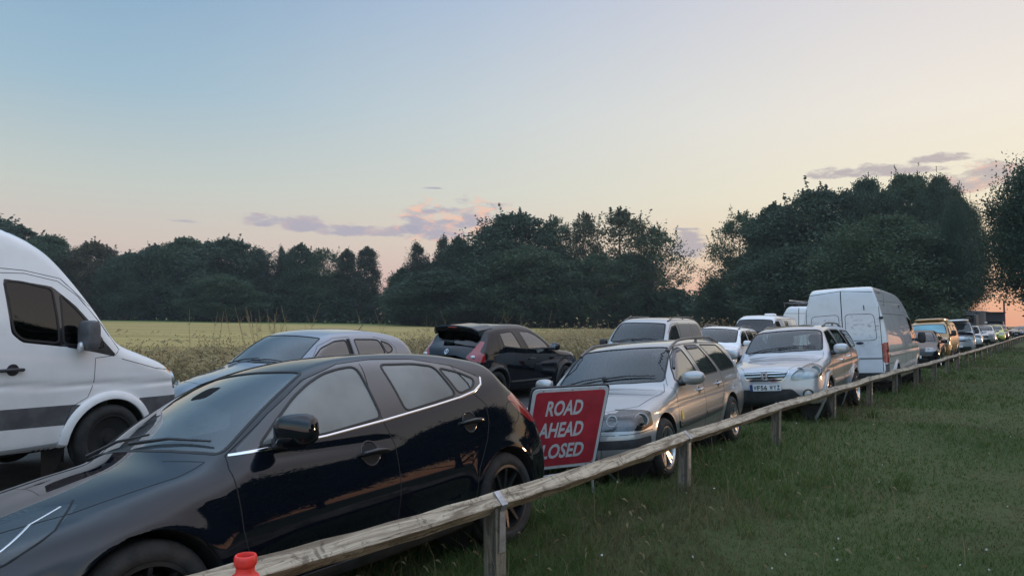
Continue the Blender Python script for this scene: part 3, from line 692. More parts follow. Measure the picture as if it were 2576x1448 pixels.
def strip(name, s0, s1, mt, dz, kind='structure', step=2.0, far=900):
    """a sheet that follows the fence line between two offsets"""
    P2 = np.vstack([FP[0]+(FP[0]-FP[1])*14, FP[1:-1], FP[-1]+(FP[-1]-FP[-2])*8]); seg = np.linalg.norm(np.diff(P2, axis=0), axis=1); cu = np.r_[0, np.cumsum(seg)]; tt = np.arange(0, cu[-1], step)
    q = np.stack([np.interp(tt, cu, P2[:, 0]), np.interp(tt, cu, P2[:, 1])], 1); tg = np.gradient(q, axis=0); k = np.ones(9)/9; tg = np.stack([np.convolve(np.pad(tg[:, i], 4, 'edge'), k, 'valid') for i in (0, 1)], 1); tg /= np.linalg.norm(tg, axis=1)[:, None]; nr = np.stack([-tg[:, 1], tg[:, 0]], 1)
    ss = np.linspace(s0, s1, 9); V = []
    for s_ in ss:
        p = q+nr*s_; V.append(np.stack([p[:, 0], p[:, 1], height(p[:, 0], p[:, 1])+dz], 1))
    n = len(tt); V = np.concatenate(V); i0 = np.arange(n-1); Fc = np.concatenate([np.stack([k_*n+i0, k_*n+i0+1, (k_+1)*n+i0+1, (k_+1)*n+i0], 1) for k_ in range(len(ss)-1)])
    return link(name, mesh(name, V, Fc, mt, True), kind=kind)
asph = mat('asphalt', (.045, .044, .043), .9, var=(3, .7, 1.3), bump=(80, .5))
strip('track', 2.9, 7.6, asph, .02)
# mown field beyond the verge, a green headland along the wood
fm = bpy.data.materials.new('mown_field'); fm.use_nodes = True; t = NT(fm.node_tree); b = t.n['Principled BSDF']; tc = t.new('ShaderNodeTexCoord').outputs['Object']; sp_ = t.new('ShaderNodeSeparateXYZ'); t.put(sp_.inputs[0], tc)
mp = t.new('ShaderNodeMapping'); t.l.new(tc, mp.inputs[0]); mp.inputs['Rotation'].default_value = (0, 0, -.08); mp.inputs['Scale'].default_value = (.03, .16, 1)
bands = t.noise(mp.outputs[0], 1.0, 5, .6); fine = t.noise(tc, 1.4, 6, .7); yy = t.m('ADD', sp_.outputs[1], t.m('MULTIPLY', t.m('SUBTRACT', bands, .5), 20.0))
straw = t.mix(t.smooth(t.m('ADD', t.m('MULTIPLY', bands, .6), t.m('MULTIPLY', fine, .4)), .38, .62), (.26, .20, .075, 1), (.37, .28, .11, 1))
t.put(b.inputs['Base Color'], t.mix(t.smooth(yy, 118, 132), straw, (.13, .16, .05, 1))); b.inputs['Roughness'].default_value = .95; b.inputs['Specular IOR Level'].default_value = .1
fx = axis(-300, 250, (-90, 60), 3); fy = axis(14, 380, (15, 160), 3); AX, AY = np.meshgrid(fx, fy, indexing='ij'); sd_ = sdist(AX, AY); i2 = np.arange(AX.size).reshape(AX.shape)
fq = np.stack([i2[:-1, :-1], i2[1:, :-1], i2[1:, 1:], i2[:-1, 1:]], -1).reshape(-1, 4); keep = (sd_.ravel()[fq] > 13.5).all(1)
link('field', mesh('field', np.stack([AX, AY, AX*0-.09+.0], -1).reshape(-1, 3), fq[keep], fm, True), kind='structure')

# ------------------------------------------------------------------ foliage materials
def leafmat(name, c0, c1, c2=None, rough=.6, trans=.25):
    m = bpy.data.materials.new(name); m.use_nodes = True; t = NT(m.node_tree); b = t.n['Principled BSDF']; ri = t.new('ShaderNodeNewGeometry').outputs['Random Per Island']
    tc = t.new('ShaderNodeTexCoord').outputs['Object']; n = t.noise(tc, .55, 3, .5)
    st = [(0, (*c0, 1)), (.7, (*c1, 1))]+([(1, (*c2, 1))] if c2 else [])
    t.put(b.inputs['Base Color'], t.ramp(t.m('ADD', t.m('MULTIPLY', ri, .6), t.m('MULTIPLY', n, .4)), st)); b.inputs['Roughness'].default_value = rough; b.inputs['Specular IOR Level'].default_value = .25
    tl = t.new('ShaderNodeBsdfTranslucent'); tl.inputs[0].default_value = (*[x*1.3 for x in c1], 1); mx = t.new('ShaderNodeMixShader'); mx.inputs[0].default_value = trans
    t.l.new(b.outputs[0], mx.inputs[1]); t.l.new(tl.outputs[0], mx.inputs[2]); t.l.new(mx.outputs[0], t.n['Material Output'].inputs[0]); return m
LM = dict(dark=leafmat('dark_leaves', (.022, .042, .028), (.038, .068, .042), (.06, .095, .048)), mid=leafmat('mid_leaves', (.028, .052, .030), (.052, .088, .046), (.08, .120, .055)), warm=leafmat('warm_leaves', (.030, .030, .016), (.062, .058, .028), (.08, .06, .03)),
 conif=leafmat('conifer_needles', (.024, .036, .028), (.042, .058, .042)), pale=leafmat('pale_leaves', (.032, .042, .026), (.07, .085, .045), (.11, .12, .07)))
bark = mat('bark', (.06, .05, .04), .9, var=(6, .5, 1.5), bump=(20, .6))
def quads_cloud(C, size, asp=.6, droop=0.0, up=0.3):
    """one small leaf-spray quad at each centre"""
    n = len(C); d = rng.normal(size=(n, 3)); d[:, 2] = d[:, 2]*.6-droop; d /= np.linalg.norm(d, axis=1)[:, None]; nn = rng.normal(size=(n, 3)); nn[:, 2] += up; e = np.cross(nn, d); e /= np.linalg.norm(e, axis=1)[:, None]+1e-9
    s_ = size*(.6+.8*rng.random(n))[:, None]; a = d*s_*.5; bb = e*s_*asp*.5
    V = np.stack([C-a, C+bb-a*.1, C+a, C-bb-a*.1], 1).reshape(-1, 3); return V, np.arange(4*n).reshape(-1, 4)
def crown(kind, H, W, n_cl, n_lf, leaf, seed):
    r = np.random.default_rng(seed); C = []; R_ = []
    prof = {'broad': ([0, .08, .25, .5, .75, .92, 1], [.45, .80, 1, .98, .80, .48, .12]), 'tall': ([0, .1, .3, .55, .8, .95, 1], [.5, .8, 1, .9, .62, .3, .05]), 'dome': ([0, .05, .2, .45, .7, .88, 1], [.7, .92, 1, 1, .84, .55, .15]),
            'conifer': ([0, .1, .35, .6, .8, .95, 1], [.8, 1, .85, .66, .42, .17, .03]), 'column': ([0, .1, .3, .6, .8, .92, 1], [.75, .95, 1, .92, .70, .40, .06])}[kind]
    z0 = H*(.27 if seed == 11 else .10 if kind in ('dome', 'broad') else .06)
    ph = r.random(6)*6.28
    for i in range(n_cl):
        t_ = r.random()**(.85 if kind != 'conifer' else 1.3); a = r.random()*2*math.pi
        rad = W/2*np.interp(t_, *prof)*(1+.20*math.sin(2*a+ph[0]+3*t_)+.14*math.sin(5*a+ph[1]+7*t_)+.10*math.sin(9*t_*3+ph[2]))
        rr = rad*math.sqrt(r.random()*.75+.25); C.append((rr*math.cos(a), rr*math.sin(a), z0+t_*(H-z0)*.97)); R_.append((.145 if kind in ('broad', 'tall') else .115 if kind == 'dome' else .17)*W*(.6+.7*r.random())*(1.0 if t_ < .88 else .6))
    C = np.array(C); R_ = np.array(R_); pts = []
    for i in range({'dome': 45, 'conifer': 40, 'column': 30}.get(kind, 90)):      # twigs poking out of the outline
        k = r.integers(len(C)); c_ = C[k]; o_ = np.array([c_[0], c_[1], (c_[2]-H*.45)*.9]); o_ = o_/(np.linalg.norm(o_)+1e-6)*.75+np.array([0, 0, .5])+r.normal(size=3)*.25; L_ = R_[k]*(.8+.6*r.random()); m = 26
        tt_ = r.random(m)[:, None]; pts.append(c_+o_*L_*(.35+.65*tt_)+r.normal(size=(m, 3))*.085*L_*(1.15-tt_))
    for c_, rc in zip(C, R_):
        q = np.clip(r.normal(size=(n_lf, 3)), -2.3, 2.3)*.52*rc; q[:, 2] *= .66
        if kind in ('conifer', 'column'): q[:, 2] = q[:, 2]*1.6-.4*np.abs(q[:, 0])
        pts.append(c_+q)
    V, F_ = quads_cloud(np.vstack(pts), leaf, .55, .5 if kind in ('conifer', 'column') else .12); return V, F_, C
def trunkmesh(H, W, C, seed, r0=None, show=.9):
    r = random.Random(seed); mb = MB(); r0 = r0 or H*.014+.05; top = Vector((r.uniform(-.3, .3), r.uniform(-.3, .3), H*.86)); pts = []
    for i in range(8):
        k = i/7; pts.append((top.x*k+math.sin(k*5+seed)*H*.006, top.y*k+math.cos(k*4+seed)*H*.006, H*.86*k-.15*(i == 0)))
    mb.tube(pts, [r0*(1.25 if i == 0 else 1-.85*i/7) for i in range(8)], 8)
    idx = list(range(len(C))); r.shuffle(idx)
    for i in idx[:26]:
        c_ = C[i]; z = c_[2]; hz = max(H*.08, z-math.hypot(c_[0], c_[1])*.8-H*.04); hz = min(hz, H*.8); k = hz/(H*.86); s_ = Vector((top.x*k, top.y*k, hz)); e = Vector(c_); m_ = (s_+e)/2+Vector((0, 0, -.03*H+.02*H*r.random())); rb = r0*(1-.8*k)*.45
        mb.tube([s_, m_, e], [rb, rb*.6, rb*.15], 5, False)
    return mb
PROTO = {}
def proto(key, kind, H, W, ncl, nlf, leaf, lm, seed):
    V, F_, C = crown(kind, H, W, ncl, nlf, leaf, seed); tb = trunkmesh(H, W, C, seed)
    PROTO[key] = (mesh('crown', V, F_, LM[lm]), mesh('trunk', tb.V, tb.F, bark), H, W)
proto('b1', 'broad', 20, 13, 210, 210, .40, 'dark', 1); proto('b2', 'broad', 20, 12, 200, 210, .40, 'mid', 2); proto('b3', 'tall', 20, 10, 170, 190, .38, 'dark', 3)
proto('w1', 'broad', 20, 12, 190, 190, .40, 'warm', 4); proto('s1', 'tall', 20, 11, 130, 95, .36, 'pale', 5); proto('s2', 'broad', 20, 12, 150, 105, .36, 'mid', 6)
proto('c1', 'conifer', 20, 8, 150, 150, .36, 'conif', 7); proto('c2', 'column', 20, 7, 160, 150, .36, 'conif', 8); proto('d1', 'dome', 18, 16, 430, 200, .32, 'dark', 9); proto('d2', 'dome', 18, 15, 420, 200, .32, 'mid', 10)
proto('n1', 'broad', 15, 13, 560, 270, .21, 'dark', 11)
def tree(x, ytop, Y, width, key, label, name='tree', group='trees along the far edge of the field', base=-.1, rz=None):
    cr, tk, H0, W0 = PROTO[key]; y0 = 797+.014*(x-1288); H = 1.7+(y0-ytop)/1790*Y-base; Wd = width/1790*Y*(1.0 if key[0] == 'c' else 1.12 if key[0] in 'dn' else 1.32); X = (x-1288)/1790*Y
    r = link(name, None, None, (X, Y, base), (0, 0, rng.random()*6.28 if rz is None else rz), label=label, category='tree', group=group)
    s_ = (Wd/W0, Wd/W0, H/H0); 
    for nm, me in (('crown', cr), ('trunk', tk)):
        o = link(nm, me, r); o.scale = s_
    return r
TR = [ # x, ytop, dist, width, prototype, label
 (-60, 530, 150, 190, 'b1', 'tall dark tree at the left edge, half behind the white van roof'), (40, 566, 150, 150, 'b3', 'feathery dark tree just right of the white van roof'), (120, 592, 148, 120, 'b2', 'rounded tree second along the skyline from the white van'),
 (235, 612, 150, 130, 'w1', 'brownish rounded tree, the warmest coloured crown in the left wood'), (320, 640, 146, 110, 'b1', 'low dark tree to the right of the brownish tree'), (385, 613, 150, 120, 'b3', 'flat-topped tree midway along the left wood'),
 (462, 598, 152, 130, 'b2', 'broad tree with a thin twiggy crest in the left wood'), (575, 603, 150, 170, 'b1', 'wide dark tree, bulkiest crown of the left wood'), (652, 618, 148, 60, 'c1', 'spiky conifer with twin tips beside the wide dark tree'),
 (706, 612, 150, 44, 'c1', 'thinnest spire conifer of the left wood'), (752, 612, 149, 90, 'b3', 'pointed leafy tree next to the thin spire'), (812, 626, 150, 100, 's2', 'loose-leaved tree showing pink sky through its crown'),
 (872, 624, 150, 66, 'c2', 'column-shaped conifer, second to last before the gap'), (922, 618, 147, 74, 'c2', 'weeping column conifer standing alone at the gap'), (560, 690, 140, 120, 'b2', 'paler young tree in front of the wide dark tree'),
 (1012, 672, 132, 70, 'b3', 'short bushy tree at the right side of the gap'), (1048, 602, 134, 84, 'c1', 'dark conifer with a forked tip right of the gap'), (1112, 584, 136, 70, 'c1', 'sharp-tipped conifer in the middle wood'),
 (1152, 592, 134, 90, 'b3', 'narrow leafy tree between the conifer and big beech'), (1200, 620, 133, 90, 'b2', 'rounded low tree left of the big beech'), (1292, 538, 130, 190, 'b1', 'big domed beech right of the pink cloud'), (1396, 548, 130, 110, 's2', 'slim airy tree beside the domed beech'),
 (1466, 536, 128, 110, 's1', 'pale airy tree with silvery top leaves'), (1556, 524, 126, 160, 's1', 'tallest pale tree of the middle wood, trunk showing'), (1642, 572, 124, 125, 's2', 'sloping-sided tree at the right end of the middle wood'),
 (1330, 620, 122, 170, 'b2', 'lower tree in front of the domed beech'), (1100, 680, 122, 180, 'b1', 'dark lower tree under the middle conifers'), (1500, 640, 120, 150, 's2', 'half-height loose tree below the pale trees'),
 (1862, 536, 104, 125, 's2', 'pointed tree left of the large right-hand wood'), (1800, 705, 106, 80, 'b3', 'small tree beside the second sky gap'), (1944, 510, 98, 130, 'b3', 'feathered narrow tree above the white camper'),
 (2060, 478, 94, 210, 'b1', 'stepped dark tree on the shoulder of the right-hand wood'), (2180, 452, 92, 170, 'd1', 'dense crown above the big white van'), (2286, 440, 92, 190, 'd2', 'highest crown of the right-hand wood'), (2366, 444, 88, 128, 'd1', 'rounded crown at the right end of the wood'),
 (2228, 545, 72, 300, 'd2', 'large leafy dome in front of the right-hand wood'), (2350, 560, 84, 110, 'b1', 'spreading tree whose low boughs hang over the camper vans'), (2010, 620, 86, 190, 'b1', 'lower tree behind the white camper van'), (2110, 600, 88, 160, 'b2', 'half-height tree behind the big white van'),
 (2418, 505, 68, 100, 'n1', 'high-crowned tree closing the right end of the wood above the camper vans'),
 (2690, 372, 46, 330, 'n1', 'large near tree cut off by the right edge of the picture')]
for x, yt, Y_, w_, k, lb in TR:
    tree(x, yt, Y_, w_, k, lb, 'conifer' if k[0] == 'c' else 'tree')
for i, (x, yt, Y_, w_, k) in enumerate([(0, 640, 160, 150, 'b1'), (180, 660, 160, 150, 'b3'), (290, 665, 160, 140, 'b2'), (430, 655, 160, 150, 'b1'), (520, 660, 160, 140, 'b2'), (640, 680, 158, 140, 'b1'), (740, 675, 158, 140, 'b3'), (850, 690, 158, 130, 'b1'), (1080, 660, 140, 130, 'b1'), (1220, 655, 140, 130, 'b3'), (1420, 650, 138, 130, 'b1'), (1580, 640, 136, 140, 'b2'), (1690, 725, 132, 90, 'b1'), (1880, 640, 112, 130, 'b1'), (2280, 560, 98, 190, 'b1'), (2150, 560, 100, 200, 'b1')]):
    tree(x, yt, Y_, w_, k, 'dark tree in the second rank of the wood, mostly hidden by those in front', group='second rank of the wood')
# the trees past the right edge: the wood the cars' flanks reflect
for i, (a, d, h, k) in enumerate([(43.5, 33, 8.0, 'b1'), (49, 56, 9, 'b3'), (67, 30, 10.5, 'n1'), (80, 31, 12, 'n1'), (86, 30, 14, 'b2'), (101, 30, 13, 'b1'), (70, 70, 4, 'b1'), (90, 60, 8, 'b3'), (96, 55, 12, 'b2'), (104, 54, 9, 'b1'), (112, 56, 12, 'b3'), (122, 55, 11, 'b1'), (132, 58, 12, 'b2')]):
    cr, tk, H0, W0 = PROTO[k]; rt = link('tree', None, None, (d*math.sin(R(a)), d*math.cos(R(a)), -.1), (0, 0, i*1.3), label='roadside tree beyond the right edge of the view', category='tree', group='trees out past the right edge')
    for nm, me in (('crown', cr), ('trunk', tk)):
        o = link(nm, me, rt); o.scale = (h/15, h/15, h/H0)
# understorey under the whole wood (one mass)
pts = []
edge = [(-110, 152), (-20, 146), (20, 128), (40, 104), (49, 92)]
P_ = np.array(edge, float); sg_ = np.linalg.norm(np.diff(P_, axis=0), axis=1); cu_ = np.r_[0, np.cumsum(sg_)]; n = 52000; tt = rng.random(n)*cu_[-1]
bx_ = np.interp(tt, cu_, P_[:, 0]); by_ = np.interp(tt, cu_, P_[:, 1])+rng.random(n)*12-2; hh = 3.4+2.6*vnoise(bx_, by_, 5, 5)+1.5*vnoise(bx_, by_, 1.7, 6); bz_ = rng.random(n)**.8*hh-.2
V, F_ = quads_cloud(np.stack([bx_, by_, bz_], 1), .75, .6); link('undergrowth', mesh('undergrowth', V, F_, LM['dark']), label='dark undergrowth filling the foot of the wood', category='undergrowth', kind='stuff')

# ------------------------------------------------------------------ grasses
def blades(x, y, z, h, w_, lean, seed, name, mt, heads=None, **pr):
    r = np.random.default_rng(seed); n = len(x); a = r.random(n)*2*math.pi; ca, sa = np.cos(a), np.sin(a); b2 = r.random(n)*2*math.pi; lx, ly = np.cos(b2)*lean*h, np.sin(b2)*lean*h; hw = w_/2
    p = np.stack([x, y, z], 1); s_ = np.stack([ca*hw, sa*hw, 0*ca], 1); m1 = p+np.stack([lx*.3, ly*.3, h*.55], 1); tp = p+np.stack([lx, ly, h*(1-.25*lean)], 1)
    V = np.stack([p-s_, p+s_, m1+s_*.8, m1-s_*.8, tp], 1).reshape(-1, 3); i0 = np.arange(n)[:, None]*5; F_ = np.concatenate([i0+np.array([0, 1, 2]), i0+np.array([0, 2, 3]), i0+np.array([3, 2, 4])])
    if heads is not None:   # nodding seed heads at the tips
        k = np.where(heads > 0)[0]; m = len(k); dr = np.stack([lx[k], ly[k], -.25*h[k]*0-.03*np.ones(m)], 1); dr /= np.linalg.norm(dr, axis=1)[:, None]; L_ = heads[k][:, None]; c0 = tp[k]-np.stack([0*L_[:, 0], 0*L_[:, 0], .02*np.ones(m)], 1); sd2 = np.stack([-dr[:, 1], dr[:, 0], 0*dr[:, 0]], 1)*L_*.16+np.stack([0*L_[:, 0], 0*L_[:, 0], L_[:, 0]*.12], 1)
        c1 = c0+dr*L_*.5+np.array([0, 0, .05])*L_; c2 = c0+dr*L_-np.array([0, 0, .35])*L_
        V2 = np.stack([c0, c1+sd2, c2, c1-sd2], 1).reshape(-1, 3); b0 = len(V); j0 = b0+np.arange(m)[:, None]*4; F_ = np.concatenate([F_, j0+np.array([0, 1, 2]), j0+np.array([0, 2, 3])]); V = np.vstack([V, V2])
    return link(name, mesh(name, V, F_, mt), **pr)
gm_ = leafmat('grass_blades', (.030, .052, .012), (.064, .104, .026), (.19, .17, .065), .7, .35)
t = NT(gm_.node_tree)
N_ = 270000; th_ = np.radians(-16+72*rng.random(N_)); rr_ = 1.9*np.exp(rng.random(N_)*math.log(62/1.9)); x = rr_*np.sin(th_); y = rr_*np.cos(th_); s_ = sdist(x, y); k = s_ < 2.0+.9*rng.random(N_); x, y, rr_, s_ = x[k], y[k], rr_[k], s_[k]
pt = vnoise(x, y, 1.1, 11)*.6+vnoise(x, y, .35, 12)*.4; edge_ = np.exp(-((s_+.1)/.8)**2)
h = (.035+.075*pt+.10*edge_*rng.random(len(x))**2)*(.5+rng.random(len(x)))*np.interp(rr_, [0, 12, 60], [1, 1, .9]); h *= np.where(vnoise(x, y, 2.6, 14) < .40, .65, 1)
gd_ = leafmat('worn_grass_blades', (.050, .054, .022), (.098, .096, .042), (.18, .16, .085), .75, .3)
dry = (vnoise(x, y, 3.3, 71)*.65+vnoise(x, y, .9, 72)*.35+.10*rng.random(len(x))+np.interp(x, [2, 14], [-.03, .07])+.16*np.exp(-(((x-8.5)/3.5)**2+((y-11)/3.0)**2))) > .655
blades(x[dry], y[dry], height(x[dry], y[dry])-.01, h[dry]*.75, np.maximum(.0035, rr_[dry]*.00105), .9, 23, 'worn_grass', gd_, label='browner worn patches in the short grass', category='grass', kind='stuff')
x, y, h, rr_ = x[~dry], y[~dry], h[~dry], rr_[~dry]
blades(x, y, height(x, y)-.01, h, np.maximum(.0035, rr_*.00105), .8, 21, 'grass', gm_, label='short dark green grass beside the wooden rail', category='grass', kind='stuff')
# straw-coloured longer stems scattered through it
n = 5200; th_ = np.radians(-12+50*rng.random(n)); rr_ = 2.2*np.exp(rng.random(n)*math.log(40/2.2)); x = rr_*np.sin(th_); y = rr_*np.cos(th_); s_ = sdist(x, y); k = (s_ < 1.6) & (rng.random(n) < .15+.85*np.exp(-((s_+.2)/.9)**2)+.5*(vnoise(x, y, 1.6, 31) > .62)); x, y, rr_ = x[k], y[k], rr_[k]
sm = leafmat('dry_stems', (.085, .075, .035), (.17, .14, .07), (.24, .19, .10), .7, .3); n = len(x)
blades(x, y, height(x, y)-.01, .14+.26*rng.random(n)**1.6, np.maximum(.003, rr_*.0007), .6, 22, 'dry_stalks', sm, heads=np.where(rng.random(n) < .35, .03+.03*rng.random(n), 0), label='thin dry stalks standing in the short grass', category='grass', kind='stuff')
# taller tufts, thickest along the fence line
n = 260; th_ = np.radians(-10+48*rng.random(n)); rr_ = 2.6*np.exp(rng.random(n)*math.log(34/2.6)); x = rr_*np.sin(th_); y = rr_*np.cos(th_); s_ = sdist(x, y); k = (s_ < 1.2) & (rng.random(n) < .30+.9*np.exp(-((s_)/.6)**2)); x, y = x[k], y[k]; m = 46
x = np.repeat(x, m); y = np.repeat(y, m); x = x+rng.normal(size=len(x))*.055; y = y+rng.normal(size=len(y))*.055; rr_ = np.hypot(x, y)
blades(x, y, height(x, y)-.01, (.10+.16*rng.random(len(x)))*np.repeat(.6+.8*rng.random(len(x)//m), m), np.maximum(.0035, rr_*.0009), .75, 24, 'grass_tufts', gm_, label='taller tufts of grass along the foot of the fence', category='grass', kind='stuff')
# small white clover flowers
n = 60; th_ = np.radians(-4+40*rng.random(n)); rr_ = 3*np.exp(rng.random(n)*math.log(16/3)); x = rr_*np.sin(th_); y = rr_*np.cos(th_); k = sdist(x, y) < .6; x, y = x[k], y[k]
V, F_ = quads_cloud(np.repeat(np.stack([x, y, height(x, y)+.06+.05*rng.random(len(x))], 1), 3, 0), .016, .9); link('clover_flowers', mesh('clover_flowers', V, F_, mat('clover_white', (.5, .5, .46), .8)), label='tiny white clover heads dotted in the grass', category='flowers', kind='stuff')
# long dry verge between the parked cars and the field
def band(n, s0, s1, t0, t1, seed):
    r = np.random.default_rng(seed); P2 = FP[1:]; d = np.array([.60, .80]); nr = np.array([-.80, .60]); tt = t0+(t1-t0)*r.random(n); ss = s0+(s1-s0)*r.random(n); p = np.array([-.08, 4.57])+tt[:, None]*d+ss[:, None]*nr; return p[:, 0], p[:, 1], ss, tt
vis = lambda x, y: (y > 2) & (x/np.maximum(y, .1) > -.80) & (x/np.maximum(y, .1) < .55)
vm = leafmat('verge_blades', (.10, .085, .042), (.25, .19, .095), (.38, .29, .16), .7, .35); hm = leafmat('seed_heads', (.26, .20, .10), (.40, .31, .17), (.52, .41, .25), .8, .4)
x, y, s_, tt = band(150000, 7.9, 27, -12, 75, 41); k = vis(x, y) & (rng.random(len(x)) < np.interp(s_, [7.9, 12, 20, 27], [1, .9, .6, .15])); x, y, s_, tt = x[k], y[k], s_[k], tt[k]; dd = np.hypot(x, y)
hh = (.55+.55*vnoise(x, y, 2.3, 42)+.30*vnoise(x, y, .8, 43))*np.interp(s_, [7.9, 10, 15, 19, 27], [.8, 1.0, .85, .5, .25])*np.interp(tt, [-12, 14, 24, 75], [.80, .86, 1.2, 1.2])*(.6+.55*rng.random(len(x)))
blades(x, y, height(x, y)-.02, hh, np.maximum(.006, dd*.0008), .38, 44, 'long_grass', vm, label='long straw-coloured grass on the verge beyond the cars', category='grass', kind='stuff')
x, y, s_, tt = band(32000, 8.2, 24, -12, 75, 45); k = vis(x, y); x, y, s_, tt = x[k], y[k], s_[k], tt[k]; dd = np.hypot(x, y); n = len(x)
hh = (.85+.40*rng.random(n))*np.interp(s_, [8, 15, 20, 24], [1, .95, .55, .4])*np.interp(tt, [-12, 14, 24, 75], [.86, .96, 1.28, 1.25])*np.where(rng.random(n) < .05, 1.42, 1)
blades(x, y, height(x, y)-.02, hh, np.maximum(.004, dd*.00035), .34, 46, 'seed_grass', hm, heads=(.10+.09*rng.random(n))*np.where(rng.random(n) < .8, 1, 0), label='tall seeding grasses nodding above the verge', category='grass', kind='stuff')
# dark dock and dead cow parsley in clumps
wm = leafmat('weed_leaves', (.055, .052, .024), (.125, .10, .055), (.21, .15, .10), .8, .2)
x, y, s_, tt = band(2100, 8.0, 16.5, -10, 40, 47); k = vis(x, y) & (vnoise(x, y, 3.1, 48) > .40); x, y = x[k], y[k]; C = []
for a_, b_ in zip(x, y):
    hgt = .45+.7*random.random(); m = random.randint(110, 190); q = rng.normal(size=(m, 3))*np.array([.14, .14, .24]); q[:, 2] = np.abs(q[:, 2])*1.0+hgt*rng.random(m)-.1; q[:, :2] *= (.6+.9*q[:, 2:3]/hgt); q[:, 2] = np.minimum(q[:, 2], hgt+.15); C.append(q+np.array([a_, b_, -.1]))
V, F_ = quads_cloud(np.vstack(C), .045, .42); wx = np.repeat(x, 6)+rng.normal(size=6*len(x))*.10; wy = np.repeat(y, 6)+rng.normal(size=6*len(x))*.10; blades(wx, wy, height(wx, wy), .55+.6*rng.random(len(wx)), .011, .3, 49, 'weed_stems', wm, label='brown weed stems among the dark dock', category='weeds', kind='stuff'); link('weeds', mesh('weeds', V, F_, wm), label='dark dock and dead flower heads among the long grass', category='weeds', kind='stuff')
# a few tall dead stems against the wood
mb = MB()
for i in range(46):
    X_ = random.choice([random.uniform(-9.5, -6.0), random.uniform(-8.5, -7.0), random.uniform(-12, 4), random.uniform(-2, 8)]); Y_ = random.uniform(20, 27) if X_ < 0 else random.uniform(24, 30); H_ = random.uniform(1.5, 2.15); p = Vector((X_, Y_, -.1)); d_ = Vector((random.uniform(-.35, .35), random.uniform(-.2, .2), 1)); pts = [p+d_*(H_*k) + Vector((math.sin(k*3+i)*.04, 0, 0)) for k in (0, .4, .75, 1)]
    mb.tube(pts, [.010, .008, .006, .004], 4, False)
    for q in range(random.randint(1, 3)):
        s0_ = pts[2]; mb.tube([s0_, s0_+Vector((random.uniform(-.22, .22), 0, random.uniform(.1, .3)))], [.005, .003], 3, False)
mb.build('dead_stems', hm, label='bare dead stems sticking up in front of the wood', category='stems', kind='stuff')
